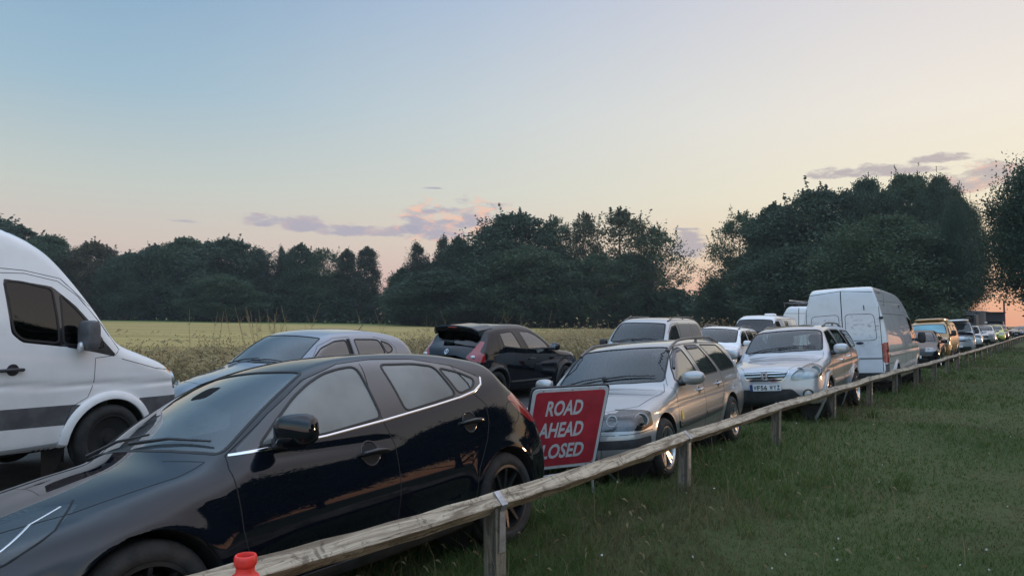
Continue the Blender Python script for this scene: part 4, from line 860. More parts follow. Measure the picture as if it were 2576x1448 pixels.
# ------------------------------------------------------------------ vehicles
def pose(name, label, cat, p, group='vehicles parked nose to tail along the fence'):
    return thing(name, label, cat, (p[0], p[1], p[3]), (R(p[4]), 0, R(p[2])), group)
def finish(car, par, body, wheels, wr, style, glassmap={}, doors=True, lining=True, wy=None, ww=.205):
    """make the part meshes out of the labelled surface"""
    nm = car.names; c = car.V[car.T].mean(1); nn = car.N[car.T].mean(1)
    # underside
    ub = (car.lab == 0) & (nn[:, 2] < -.75) & (c[:, 2] < .45)
    rm = np.zeros(len(c), bool)
    for (cx, cz) in wheels: rm |= (nn[:, 2] < -.3) & (np.abs(c[:, 1]) > .45) & ((c[:, 0]-cx)**2+(c[:, 2]-cz)**2 < (car.arch)**2)
    names = list(nm)+['underbody']; car.lab[ub] = len(nm); car.T = car.T[~rm]; car.lab = car.lab[~rm]
    objs = {}
    for i, n in enumerate(names):
        if n == '_cut' or not (car.lab == i).any(): continue
        mt = glassmap.get(n, body); mt = M['under'] if n == 'underbody' else (M[mt] if isinstance(mt, str) else mt)
        base = n.split('@')[0]
        isg = ('window' in base and base != 'window_frame') or base in ('windscreen', 'quarter_light')
        if 'lamp' in base or base in ('headlight',) : pass
        both = i and car.V[car.T[car.lab == i]].mean(1)[:, 1]
        if i and (np.min(both) < -.3 and np.max(both) > .3) and not ('@one' in n) and base not in ('windscreen', 'rear_window', 'bonnet', 'tailgate', 'grille', 'bumper', 'underbody', 'roof_cap'):
            sels = [lambda q: q[:, 1] < 0, lambda q: q[:, 1] >= 0]
        else: sels = [None]
        for sel in sels:
            o = car.part(base, i, mt, par, sel, off=-.004 if isg else 0.0)
            if o: objs.setdefault(n, []).append(o)
            if base == 'headlight' and o:
                o.data.materials[0] = M[car.lampmat]; me = o.data
                m = (car.lab == i)
                if sel is not None: m &= sel(car.V[car.T].mean(1))
                t = car.T[m]; u, inv = np.unique(t, return_inverse=True)
                # cover lens stays on the skin, the reflector sits behind it
                ln = mesh('lens', car.V[u], inv.reshape(t.shape).astype(np.int32), M['clear'], True, car.N[u]); link('lens', ln, o)
                o.data.vertices.foreach_set('co', (car.V[u]-car.N[u]*(.014 if car.lampr < .06 else .035)).astype(np.float32).ravel()); o.data.update()
                ctr = car.V[u].mean(0); nv = car.N[u].mean(0); nv /= np.linalg.norm(nv); ext = np.ptp(car.V[u], axis=0)
                sgy = 1 if ctr[1] > 0 else -1; rr = min(ext[2]*.34, .085, car.lampr); lat = Vector((0, 1, 0)); q = Vector(nv).to_track_quat('Z', 'Y').to_matrix()
                mb = MB()
                for k, off in enumerate((-.32, .32) if car.lampr > .06 else ()):
                    vy = np.abs(car.V[u][:, 1]); med = np.median(vy); hf = (vy > med) if off > 0 else (vy <= med); pc = car.V[u][hf].mean(0); pn = car.N[u][hf].mean(0); pn /= np.linalg.norm(pn)
                    pc = car.V[u][np.argmin(((car.V[u]-pc)**2).sum(1))]; q = Vector(pn*.5+np.array([-.5, 0, 0])).to_track_quat('Z', 'Y').to_matrix(); cc = Vector(pc)-Vector(pn)*.026
                    prof = [(rr, .012), (rr*.94, .014), (rr*.8, -.03), (rr*.45, -.04), (.001, -.035)] if k else [(rr*.8, .01), (rr*.74, .01), (rr*.5, -.03), (.001, -.04)]
                    b0 = len(mb.V); mb.lathe(prof, 20, 'z'); mb.V[b0:] = [tuple(cc+q@Vector(v)) for v in mb.V[b0:]]
                if mb.V: mb.build('lamp_bowl', M['lampin'], o, smooth=True)
    if lining:   # dark trim inside the cabin so the shell has a thickness
        keep = ~np.isin(car.lab, [i for i, n in enumerate(names) if 'window' in n or 'windscreen' in n or 'quarter' in n or n == '_cut'])
        c = car.V[car.T].mean(1); keep &= (c[:, 0] > car.xw-.15) & (c[:, 2] > .45) & (c[:, 0] < car.L-.12)
        t = car.T[keep][:, ::-1]; u, inv = np.unique(t, return_inverse=True)
        link('cabin_lining', mesh('cabin_lining', car.V[u]-car.N[u]*.03, inv.reshape(t.shape).astype(np.int32), M['lining'], True, -car.N[u]), par)
    for (cx, cz) in wheels:
        for sg in (-1, 1):
            y = (wy or car.hw-.125)*sg; wheel(par, cx, y, wr, style, sg, ww); liner(car, par, cx, cz, car.arch, sg)
    return objs
def lines(car, par, side=(), top=(), w_=.006):
    it = [('side', p, sg) for p in side for sg in (-1, 1)]+[('top', p, 1) for p in top]+[('top', [(a, -b) for a, b in p], 1) for p in top if any(abs(q[1]) > .01 for q in p)]
    seam(car, par, it, w_=w_)
def rubbers(car, par, polys, name='window_seal', w_=.014, mt='rubber', h=.003, r=.05):
    for view, poly in polys:
        for sg in ((-1, 1) if view == 'side' else (1,)):
            mb = MB(); car.ribbon(name, None, None, view, [tuple(p) for p in rpoly(poly, r)], w_, h, sg, closed=True, mb=mb, step=.03); mb.build(name, M[mt], par, smooth=True)
sym = lambda h: h+[(a, -b) for a, b in reversed(h) if abs(b) > 1e-6]        # half outline in top view -> closed
symr = lambda h: h+[(-a, b) for a, b in reversed(h) if abs(a) > 1e-6]       # half outline in rear/front view

# ---- black hatchback in the foreground
def black_hatch():
    par = pose('hatchback', 'glossy black five-door hatchback in the foreground behind the wooden rail', 'car', (-2.769, 2.884, 54.5, -.09, -8.1))
    wh = [(.93, .33), (3.63, .33)]
    sil = [(.16, .20), (.04, .30), (.0, .45), (.02, .60), (.09, .70), (.28, .79), (.60, .875), (.95, .945), (1.18, .985), (1.30, 1.03), (1.60, 1.21), (1.90, 1.36), (2.15, 1.445), (2.42, 1.485), (2.80, 1.495), (3.20, 1.48), (3.55, 1.44), (3.80, 1.385), (3.92, 1.27), (4.13, 1.12), (4.28, 1.01), (4.37, .92), (4.40, .80), (4.45, .66), (4.46, .50), (4.42, .34), (4.25, .23), (3.2, .19), (1.2, .19)]
    c = Car(dict(sil=sil, L=4.46, hw=.893, wheels=wh, xw=1.3, arch=.375, archw=.016, wr=.575, kb=.93, zm=.62, crown=.10, belt=[(0, .76), (.6, .87), (1.4, .965), (2.45, 1.03), (3.2, 1.10), (3.6, 1.14), (4.0, 1.08), (4.46, 1.0)], af=.16, ar=.16, lr=.8, sn=.34, sw=.15, st=.25, rad=.10, radn=.14,
                 crease=[([(.55, .86), (1.0, .93), (1.45, .93), (2.6, .90)], .007, .035), ([(1.5, .42), (2.5, .44), (3.3, .50)], .014, .07)], res=.028, ny=16, h=.015, sig=1.6, lampmat='lampdark', lampr=.05))
    fw = [(1.56, .985), (1.71, 1.105), (1.88, 1.225), (2.01, 1.295), (2.15, 1.35), (2.28, 1.375), (2.42, 1.385), (2.44, 1.15), (2.455, 1.045), (2.02, 1.0)]
    rw = [(2.62, 1.385), (2.94, 1.375), (3.12, 1.345), (3.20, 1.125), (2.67, 1.06)]
    ql = [(3.15, 1.335), (3.34, 1.285), (3.46, 1.225), (3.40, 1.165), (3.23, 1.13)]
    ws = sym([(1.28, 0), (1.295, .25), (1.34, .50), (1.40, .72), (1.60, .69), (1.85, .635), (2.06, .575), (2.03, .3), (2.02, 0)])
    dlo = [(1.44, .972), (1.68, 1.135), (1.86, 1.245), (2.05, 1.335), (2.30, 1.405), (2.52, 1.42), (2.95, 1.405), (3.18, 1.37), (3.40, 1.30), (3.54, 1.215), (3.44, 1.145), (3.22, 1.105), (2.66, 1.037), (2.46, 1.02), (2.0, .985)]
    for cx, cz in wh: c.cutout(c.circle(cx, cz, .375))
    c.region('windscreen', 'top', ws, lambda q, n: q[:, 2] > .95, r=.05)
    c.region('side_window', 'side', fw, r=.03); c.region('side_window', 'side', rw, r=.03); c.region('quarter_light', 'side', ql, r=.03)
    c.region('rear_window', 'rear', symr([(0, 1.01), (.45, 1.03), (.60, 1.08), (.50, 1.27), (0, 1.32)]), lambda q, n: q[:, 0] > 3.8)
    c.region('pillar_trim', 'side', dlo, r=.03)
    c.region('headlight', 'side', [(.78, .850), (.62, .850), (.45, .820), (.28, .770), (.06, .69), (-.1, .62), (.14, .60), (.42, .69), (.62, .775)], lambda q, n: (np.abs(q[:, 1]) > .42) & (q[:, 0] < .85), r=.02)
    c.region('tail_lamp', 'side', [(3.76, 1.06), (3.90, 1.10), (4.6, 1.08), (4.6, .83), (4.04, .84), (3.88, .94)], lambda q, n: np.abs(q[:, 1]) > .35, r=.02)
    c.region('grille', 'front', symr([(0, .30), (.42, .32), (.46, .50), (.36, .66), (0, .66)]))
    fd = [(1.41, .965), (1.385, .90), (1.40, .60), (1.47, .30), (2.47, .30), (2.50, .65), (2.50, .87), (2.455, 1.02), (2.43, 1.20), (2.47, 1.395), (2.3, 1.405), (2.0, 1.32), (1.7, 1.15)]
    rd = [(2.47, .30), (2.50, .65), (2.50, .87), (2.455, 1.02), (2.43, 1.20), (2.47, 1.395), (2.95, 1.40), (3.3, 1.33), (3.37, 1.20), (3.37, 1.13), (3.48, 1.03), (3.465, .90), (3.41, .78), (3.28, .60), (3.20, .30)]
    c.region('front_door', 'side', fd, r=.03); c.region('rear_door', 'side', rd, r=.03)
    c.region('fuel_flap', 'side', c.circle(3.785, .945, .083), lambda q, n: q[:, 1] < 0, r=0)
    bon = sym([(.24, 0), (.30, .35), (.42, .52), (.72, .655), (1.16, .72), (1.33, .69), (1.24, .45), (1.2, 0)])
    c.region('bonnet', 'top', bon, lambda q, n: q[:, 2] > .6)
    finish(c, par, M['black'], wh, .33, 'ten', dict(windscreen='mwglass', side_window='mglass', quarter_light='mglass', rear_window='tglass', pillar_trim='gloss', tail_lamp='redlens', grille='plastic'))
    lines(c, par, side=[fd[:8][::-1], [(2.455, 1.02), (2.43, 1.2), (2.47, 1.395)], rd[7:] , [(1.41, .965), (1.7, 1.15), (2.0, 1.32), (2.3, 1.405), (2.6, 1.425), (2.95, 1.41), (3.3, 1.34), (3.5, 1.25)], [(.40, .55), (.62, .60)], [(3.56, 1.44), (3.80, 1.31), (3.98, 1.10)]], top=[bon[2:7]])
    seam(c, par, [('side', [(.78, .862), (.62, .775), (.42, .69), (.14, .60)], -1, .010)], 'lamp_gap')
    seam(c, par, [('side', rpoly(c.circle(3.785, .945, .083), 0).tolist(), -1, .005, True)], 'flap_gap')
    rubbers(c, par, [('side', fw), ('side', rw), ('side', ql)], w_=.016)
    rubbers(c, par, [('top', ws)], 'windscreen_seal', .02)
    for sg in (-1, 1):
        c.ribbon('chrome_trim', M['chrome'], par, 'side', [(1.42, .964), (1.70, .972), (2.0, .985), (2.46, 1.023), (2.95, 1.072), (3.22, 1.103), (3.40, 1.135), (3.50, 1.18), (3.535, 1.235)], .017, .005, sg)
        handle(c, par, 2.31, .845, sg, M['black'], .22); handle(c, par, 3.27, .925, sg, M['black'], .22)
        if sg < 0: mirror(par, 1.67, sg*.86, 1.05, sg, (.15, .25, .175), M['black'])
        # lower sill moulding
        c.ribbon('sill_trim', M['plastic'], par, 'side', [(1.36, .255), (2.3, .25), (3.22, .26)], .07, .008, sg)
    wipers(c, par, 0, [((1.35, .60), (1.39, -.06)), ((1.32, .02), (1.43, -.60))])
    cabin(c, par, [2.25, 3.05], .50, .37, 1.4, 1.60)
    MB().blob((1.98, 0, 1.33), (.05, .22, .07), 3, 8).build('interior_mirror', M['dash'], par, smooth=True)
    MB().blob((1.80, .02, 1.285), (.22, .26, .05), 3, 8, M=Matrix.Rotation(-.45, 3, 'Y')).build('camera_housing', M['dash'], par, smooth=True)
    MB().prism([(-.56, 0), (.56, 0), (.52, .14), (-.52, .14)], 0, .02, 'yz').build('sticker', M['platew'], par, loc=(3.9, 0, .2)) if False else None
    # spoiler lip on top of the tailgate
    mb = MB(); ys = np.linspace(-.5, .5, 13)
    V = []; Fq = []
    for y in ys:
        k = (y/.5)**2*.03; V += [(3.60, y, 1.455-k), (3.86, y, 1.385-k), (3.87, y, 1.365-k), (3.72, y, 1.36-k)]
    for i in range(12):
        for q in range(4): Fq.append((i*4+q, i*4+(q+1) % 4, i*4+4+(q+1) % 4, i*4+4+q))
    mb.add(V, Fq+[(0, 1, 2, 3), (48, 51, 50, 49)]).build('spoiler', M['black'], par, smooth=True)
    # chrome eyebrow in the headlight
    c.ribbon('lamp_trim', M['chrome'], par, 'side', [(.72, .845), (.58, .80), (.44, .735), (.3, .675)], .012, .003, -1)
    return par

# ---- white high-roof van on the left
def white_van_left():
    par = pose('van', 'white high-roof van with grey side moulding, cut off by the left edge', 'van', (-4.647, 8.932, 244.5, -.04, 1.9))
    wh = [(1.02, .35), (4.68, .35)]
    sil = [(.10, .32), (.0, .42), (-.01, .75), (.03, .98), (.10, 1.08), (.24, 1.17), (.50, 1.275), (.76, 1.385), (.86, 1.49), (1.05, 1.76), (1.23, 1.99), (1.42, 2.21), (1.57, 2.345), (1.78, 2.46), (2.1, 2.56), (2.6, 2.63), (4.0, 2.66), (5.6, 2.64), (5.84, 2.56), (5.90, 2.3), (5.91, 1.2), (5.91, .42), (5.8, .33), (3, .32)]
    c = Car(dict(sil=sil, L=5.91, hw=.99, wheels=wh, xw=.85, arch=.43, archw=.03, wr=.865, kb=.975, zm=.8, z0=.3, crown=.05, belt=[(0, 1.05), (1.2, 1.24), (2.2, 1.36), (6, 1.36)], af=.12, lf=.7, ar=.02, sn=.18, sw=.14, st=.02, rad=.12, radn=.10, bulge=.035, res=.045, ny=10, h=.02,
                 crease=[([(-.1, .90), (.9, .93), (2.4, 1.0), (5.9, 1.0)], .012, .03)]))
    w1 = [(2.055, 1.99), (1.9, 1.985), (1.60, 1.93), (1.575, 1.62), (1.575, 1.385), (1.92, 1.425), (2.0, 1.50)]
    w2 = [(1.525, 1.885), (1.37, 1.735), (1.22, 1.545), (1.13, 1.40), (1.12, 1.335), (1.53, 1.375)]
    for cx, cz in wh: c.cutout(c.circle(cx, cz, .43))
    c.region('side_window', 'side', w1, r=.05); c.region('side_window', 'side', w2, r=.03)
    c.region('window_frame', 'side', [(2.075, 2.01), (1.6, 1.955), (1.37, 1.765), (1.2, 1.56), (1.10, 1.41), (1.10, 1.315), (1.55, 1.35), (1.93, 1.40), (2.025, 1.485)], r=.03)
    c.region('sail_panel', 'side', [(1.13, 1.43), (.94, 1.215), (1.22, 1.285), (1.5, 1.34), (1.5, 1.38)], r=.01)
    ws = sym([(.86, 0), (.92, .5), (1.02, .76), (1.40, .72), (1.62, .60), (1.55, .3), (1.52, 0)])
    c.region('windscreen', 'top', ws, lambda q, n: q[:, 2] > 1.35, r=.05)
    c.region('side_moulding', 'side', [(1.40, .76), (2.5, .79), (6, .79), (6, .605), (2.5, .60), (1.44, .56), (1.30, .56), (1.25, .735)], r=.0)
    c.region('side_moulding', 'side', [(.70, .76), (.2, .75), (-.2, .75), (-.2, .50), (.62, .50), (.66, .62)], r=.0)
    c.region('indicator', 'side', [(.20, 1.10), (.32, 1.12), (.30, 1.02), (.22, 1.0)], r=.01)
    c.region('headlight', 'side', [(.20, 1.10), (.22, 1.0), (.22, .82), (-.2, .80), (-.2, 1.1)], lambda q, n: (np.abs(q[:, 1]) > .45) & (q[:, 0] < .3), r=.01)
    fd = [(2.16, .45), (2.16, 2.06), (1.86, 2.07), (1.53, 2.01), (1.33, 1.86), (1.1, 1.58), (.92, 1.30), (.98, 1.24), (1.20, 1.22), (1.21, .95), (1.27, .82), (1.43, .74), (1.52, .45)]
    c.region('front_door', 'side', fd, r=.02)
    finish(c, par, M['white'], wh, .36, 'steel', dict(side_window='tglass', windscreen='wglass', side_moulding='greyplastic', sail_panel='plastic', window_frame='gloss', indicator='amber'), ww=.22)
    lines(c, par, side=[fd, [(.90, 1.20), (.48, 1.075), (.25, 1.045)], [(2.16, 1.0), (2.16, .45)], [(6, 2.12), (2.2, 2.11), (1.86, 2.10), (1.50, 2.04), (1.2, 1.76)], [(1.42, .395), (3, .39), (4.2, .39)]])
    rubbers(c, par, [('side', w1), ('side', w2)], w_=.02); rubbers(c, par, [('top', ws)], 'windscreen_seal', .025)
    for sg in (-1, 1):
        n = 26; a = np.linspace(.05, 3.02, n); pr = []
        mb = MB(); c.ribbon('x', None, None, 'side', [(1.02+.47*math.cos(q), .35+.47*math.sin(q)) for q in a], .085, .02, sg, mb=mb); mb.build('arch_trim', M['white'], par, smooth=True)
        handle(c, par, 2.03, 1.145, sg, M['plastic'], .24)
        h = MB().blob((1.36, sg*1.09, 1.46), (.15, .20, .30), 4.5, 12).build('door_mirror', M['greyplastic'], par, smooth=True)
        MB().blob((1.43, sg*1.07, 1.345), (.06, .07, .10), 3, 8).build('mirror_indicator', M['whitelens'], h, smooth=True)
        MB().blob((1.33, sg*.99, 1.38), (.10, .18, .12), 3, 8).build('mirror_foot', M['plastic'], h, smooth=True)
        c.ribbon('sill_trim', M['ltgrey'], par, 'side', [(1.54, .375), (3, .37), (4.2, .37)], .05, .006, sg)
    cabin(c, par, [1.95], .95, .5, 2.0, 1.15)
    MB().box((2.45, 0, 1.4), (.04, 1.6, 1.7)).build('bulkhead', M['lining'], par)
    return par

# ---- blue-silver hatchback (left, second row)
def silver_hatch():
    par = pose('hatchback', 'blue-silver hatchback with a roof aerial, beside the long grass behind the black hatchback', 'car', (-4.269, 9.323, 60.9, -.04, .3), 'vehicles parked along the far side of the track')
    wh = [(.90, .32), (3.50, .32)]
    sil = [(.15, .22), (.03, .32), (.0, .5), (.03, .66), (.14, .76), (.45, .86), (.85, .94), (1.10, 1.0), (1.30, 1.12), (1.60, 1.305), (1.85, 1.42), (2.15, 1.485), (2.55, 1.505), (3.0, 1.50), (3.45, 1.455), (3.75, 1.385), (3.92, 1.27), (4.08, 1.08), (4.19, .92), (4.24, .75), (4.25, .5), (4.18, .3), (4.0, .22), (2.2, .2)]
    c = Car(dict(sil=sil, L=4.25, hw=.875, wheels=wh, xw=1.15, arch=.36, wr=.585, kb=.94, crown=.09, belt=[(0, .80), (1.1, .95), (2.2, 1.0), (3.2, 1.06), (4.25, 1.06)], af=.15, ar=.12, sn=.3, sw=.16, st=.16, res=.034, ny=13))
    fw = [(1.44, 1.03), (1.74, 1.245), (2.05, 1.34), (2.30, 1.355), (2.32, 1.06), (2.0, 1.02)]; rw = [(2.48, 1.36), (2.95, 1.35), (3.06, 1.335), (3.13, 1.12), (2.51, 1.07)]; ql = [(3.09, 1.33), (3.28, 1.275), (3.34, 1.20), (3.30, 1.15), (3.16, 1.12)]
    ws = sym([(1.15, 0), (1.19, .35), (1.30, .66), (1.60, .62), (1.88, .56), (1.84, .3), (1.82, 0)])
    for q in wh: c.cutout(c.circle(q[0], q[1], .36))
    c.region('windscreen', 'top', ws, lambda q, n: q[:, 2] > .95, r=.05)
    for nme, p in (('side_window', fw), ('side_window', rw), ('quarter_light', ql)): c.region(nme, 'side', p, r=.05)
    c.region('rear_window', 'rear', symr([(0, 1.0), (.5, 1.02), (.56, 1.1), (.48, 1.28), (0, 1.32)]), lambda q, n: q[:, 0] > 3.6)
    c.region('headlight', 'side', [(.62, .80), (.40, .83), (.05, .74), (-.1, .62), (.3, .62), (.5, .70)], lambda q, n: (np.abs(q[:, 1]) > .38) & (q[:, 0] < .7), r=.02)
    c.region('tail_lamp', 'side', [(3.9, 1.0), (4.0, 1.05), (4.4, 1.0), (4.4, .85), (4.0, .85)], lambda q, n: np.abs(q[:, 1]) > .4, r=.02)
    fd = [(1.38, .98), (1.36, .6), (1.45, .32), (2.40, .32), (2.42, .9), (2.39, 1.40), (2.05, 1.385), (1.72, 1.28)]; rd = [(2.40, .32), (2.42, .9), (2.39, 1.40), (2.95, 1.395), (3.28, 1.32), (3.42, 1.20), (3.38, .9), (3.1, .6), (3.0, .32)]
    c.region('front_door', 'side', fd, r=.02); c.region('rear_door', 'side', rd, r=.02)
    bon = sym([(.22, 0), (.3, .4), (.55, .66), (1.15, .70), (1.22, .6), (1.1, .3), (1.08, 0)]); c.region('bonnet', 'top', bon, lambda q, n: q[:, 2] > .6)
    finish(c, par, M['bsilver'], wh, .32, 'seven', dict(windscreen='mwglass', side_window='sglass', quarter_light='sglass', rear_window='tglass', tail_lamp='redlens'))
    lines(c, par, side=[fd[:6], rd[3:], [(1.38, .98), (1.72, 1.28), (2.05, 1.385), (2.39, 1.40)]], top=[bon[:6]])
    rubbers(c, par, [('side', fw), ('side', rw), ('side', ql)], w_=.022); rubbers(c, par, [('top', ws)], 'windscreen_seal', .02)
    seam(c, par, [('side', [(2.36, 1.05), (2.345, 1.37)], -1, .07), ('side', [(2.36, 1.05), (2.345, 1.37)], 1, .07)], 'pillar_trim')
    for sg in (-1, 1):
        handle(c, par, 2.2, .86, sg, M['bsilver'], .18, False); handle(c, par, 3.1, .9, sg, M['bsilver'], .18, False)
        if sg < 0: mirror(par, 1.5, sg*.84, 1.02, sg, (.15, .22, .13), M['bsilver'])
    wipers(c, par, 0, [((1.20, .62), (1.24, .0)), ((1.19, .10), (1.28, -.52))])
    cabin(c, par, [2.1, 2.9], .5, .36, 1.4, 1.45)
    MB().tube([(3.35, 0, 1.47), (3.48, 0, 1.58)], [.008, .004], 6).build('aerial', M['plastic'], par)
    return par

# ---- black crossover (second row, facing away)
def crossover():
    par = pose('crossover', 'black crossover seen from behind, large roof spoiler and boomerang red tail lamps', 'car', (1.15, 18.15, 232.9, -.10, -1.0), 'vehicles parked along the far side of the track')
    wh = [(.90, .345), (3.53, .345)]
    sil = [(.15, .26), (.02, .38), (.0, .6), (.03, .85), (.12, .96), (.40, 1.04), (.90, 1.10), (1.12, 1.15), (1.30, 1.26), (1.60, 1.44), (1.85, 1.565), (2.15, 1.635), (2.6, 1.66), (3.1, 1.65), (3.5, 1.62), (3.72, 1.58), (3.80, 1.46), (3.98, 1.24), (4.10, 1.14), (4.20, .95), (4.27, .75), (4.28, .5), (4.2, .33), (4.0, .26), (2.2, .24)]
    c = Car(dict(sil=sil, L=4.28, hw=.90, wheels=wh, xw=1.15, arch=.40, archw=.045, wr=.60, kb=.90, zm=.62, crown=.07, belt=[(0, .92), (1.1, 1.04), (2.4, 1.10), (3.3, 1.18), (4.2, 1.10)], af=.16, ar=.12, sn=.28, sw=.14, st=.16, res=.034, ny=13, radn=.18))
    fw = [(1.52, 1.12), (1.62, 1.24), (1.85, 1.40), (2.10, 1.485), (2.50, 1.50), (2.34, 1.12)]; rw = [(2.78, 1.495), (3.28, 1.465), (3.22, 1.19), (2.60, 1.13)]
    ws = sym([(1.17, 0), (1.21, .35), (1.32, .66), (1.60, .62), (1.90, .57), (1.86, .3), (1.84, 0)])
    rwin = symr([(0, 1.19), (.55, 1.21), (.66, 1.26), (.58, 1.46), (.4, 1.52), (0, 1.54)])
    for q in wh: c.cutout(c.circle(q[0], q[1], .40))
    c.region('windscreen', 'top', ws, lambda q, n: q[:, 2] > 1.05, r=.05); c.region('side_window', 'side', fw, r=.05); c.region('side_window', 'side', rw, r=.04)
    c.region('rear_window', 'rear', rwin, lambda q, n: q[:, 0] > 3.55, r=.08)
    lampr = [(.60, .90), (.86, .88), (1.0, .95), (1.0, 1.02), (.80, 1.045), (.74, 1.10), (.72, 1.30), (.62, 1.30), (.60, 1.10), (.50, .98)]
    c.region('tail_lamp', 'rear', lampr, lambda q, n: q[:, 0] > 3.6, r=.02); c.region('tail_lamp', 'rear', [(-a, b) for a, b in lampr], lambda q, n: q[:, 0] > 3.6, r=.02)
    c.region('headlight', 'side', [(.62, 1.03), (.42, 1.06), (.10, .97), (.14, .90), (.4, .94)], lambda q, n: (np.abs(q[:, 1]) > .35) & (q[:, 0] < .7), r=.02)
    fd = [(1.42, 1.05), (1.38, .7), (1.5, .36), (2.52, .36), (2.50, .8), (2.42, 1.1), (2.62, 1.545), (2.1, 1.53), (1.8, 1.42)]; rd = [(2.52, .36), (2.50, .8), (2.42, 1.1), (2.62, 1.545), (3.35, 1.52), (3.40, 1.2), (3.35, .95), (3.10, .62), (3.02, .36)]
    c.region('front_door', 'side', fd, r=.02); c.region('rear_door', 'side', rd, r=.02); c.region('fuel_flap', 'side', [(3.60, .86), (3.80, .86), (3.80, 1.02), (3.60, 1.02)], lambda q, n: q[:, 1] > 0, r=.03)
    finish(c, par, M['black'], wh, .345, 'ten', dict(windscreen='wglass', side_window='sglass', rear_window='tglass', tail_lamp='redlens'))
    lines(c, par, side=[fd[:7], rd[4:], [(1.42, 1.05), (1.8, 1.42), (2.1, 1.53), (2.62, 1.545), (3.3, 1.52)]]); rubbers(c, par, [('side', fw), ('side', rw)], w_=.022)
    seam(c, par, [('side', [(3.60, .86), (3.80, .86), (3.80, 1.02), (3.60, 1.02)], 1, .008, True)], 'flap_gap')
    for sg in (-1, 1):
        handle(c, par, 2.28, .90, sg, M['plastic'], .19); mirror(par, 1.55, sg*.86, 1.16, sg, (.16, .24, .17), M['black'])
        c.ribbon('arch_trim', M['plastic'], par, 'side', [(3.53+.43*math.cos(q), .345+.43*math.sin(q)) for q in np.linspace(-.1, 3.2, 26)], .05, .02, sg)
        c.ribbon('arch_trim', M['plastic'], par, 'side', [(.90+.43*math.cos(q), .345+.43*math.sin(q)) for q in np.linspace(-.1, 3.2, 26)], .05, .02, sg)
        c.ribbon('sill_trim', M['rail'], par, 'side', [(1.5, .44), (2.3, .44), (3.0, .44)], .03, .008, sg)
        for dz, mt in ((.985, 'whitelens'),):
            (p,), (n,) = c.hit('rear', sg*.66, dz); MB().blob(p+n*.004, (.05, .13, .075), 2.2, 8).build('reversing_lamp', M[mt], par, smooth=True)
    # spoiler
    V = []; Fq = []
    for y in np.linspace(-.62, .62, 21):
        k = (y/.62)**2*.05+max(0, abs(y)-.52)*.5; e = max(0, abs(y)-.5)*.9; V += [(3.42, y, 1.655-k*.8), (3.99-e, y, 1.615-k), (4.0-e, y, 1.585-k), (3.96-e, y, 1.50-k), (3.68, y, 1.52-k)]
    for i in range(20):
        for q in range(5): Fq.append((i*5+q, i*5+(q+1) % 5, i*5+5+(q+1) % 5, i*5+5+q))
    MB().add(V, Fq+[(0, 1, 2, 3, 4), (104, 103, 102, 101, 100)]).build('spoiler', M['black'], par, smooth=True)
    MB().blob((3.985, 0, 1.57), (.03, .26, .03), 4, 6).build('brake_lamp', M['redlens'], par, smooth=True)
    (p,), (n,) = c.hit('rear', 0, 1.06)
    b = MB().lathe([(.055, 0), (.055, .012), (.043, .012), (.043, 0)], 24, 'z'); b.box((0, 0, .008), (.13, .018, .010)); b.build('badge', M['chrome'], par, loc=p+n*.004, rot=Vector(n).to_track_quat('Z', 'X').to_euler())
    (p,), (n,) = c.hit('rear', .05, 1.24); MB().tube([(p+n*.03).tolist(), (p+n*.03+np.array([.02, -.38, .04])).tolist()], [.022, .01], 8).build('wiper', M['plastic'], par)
    MB().tube([(3.05, 0, 1.64), (3.12, 0, 1.68)], [.02, .008], 6).build('aerial', M['plastic'], par)
    cabin(c, par, [2.2, 2.95], .6, .37, 1.5, 1.5, steer=1)
    return par

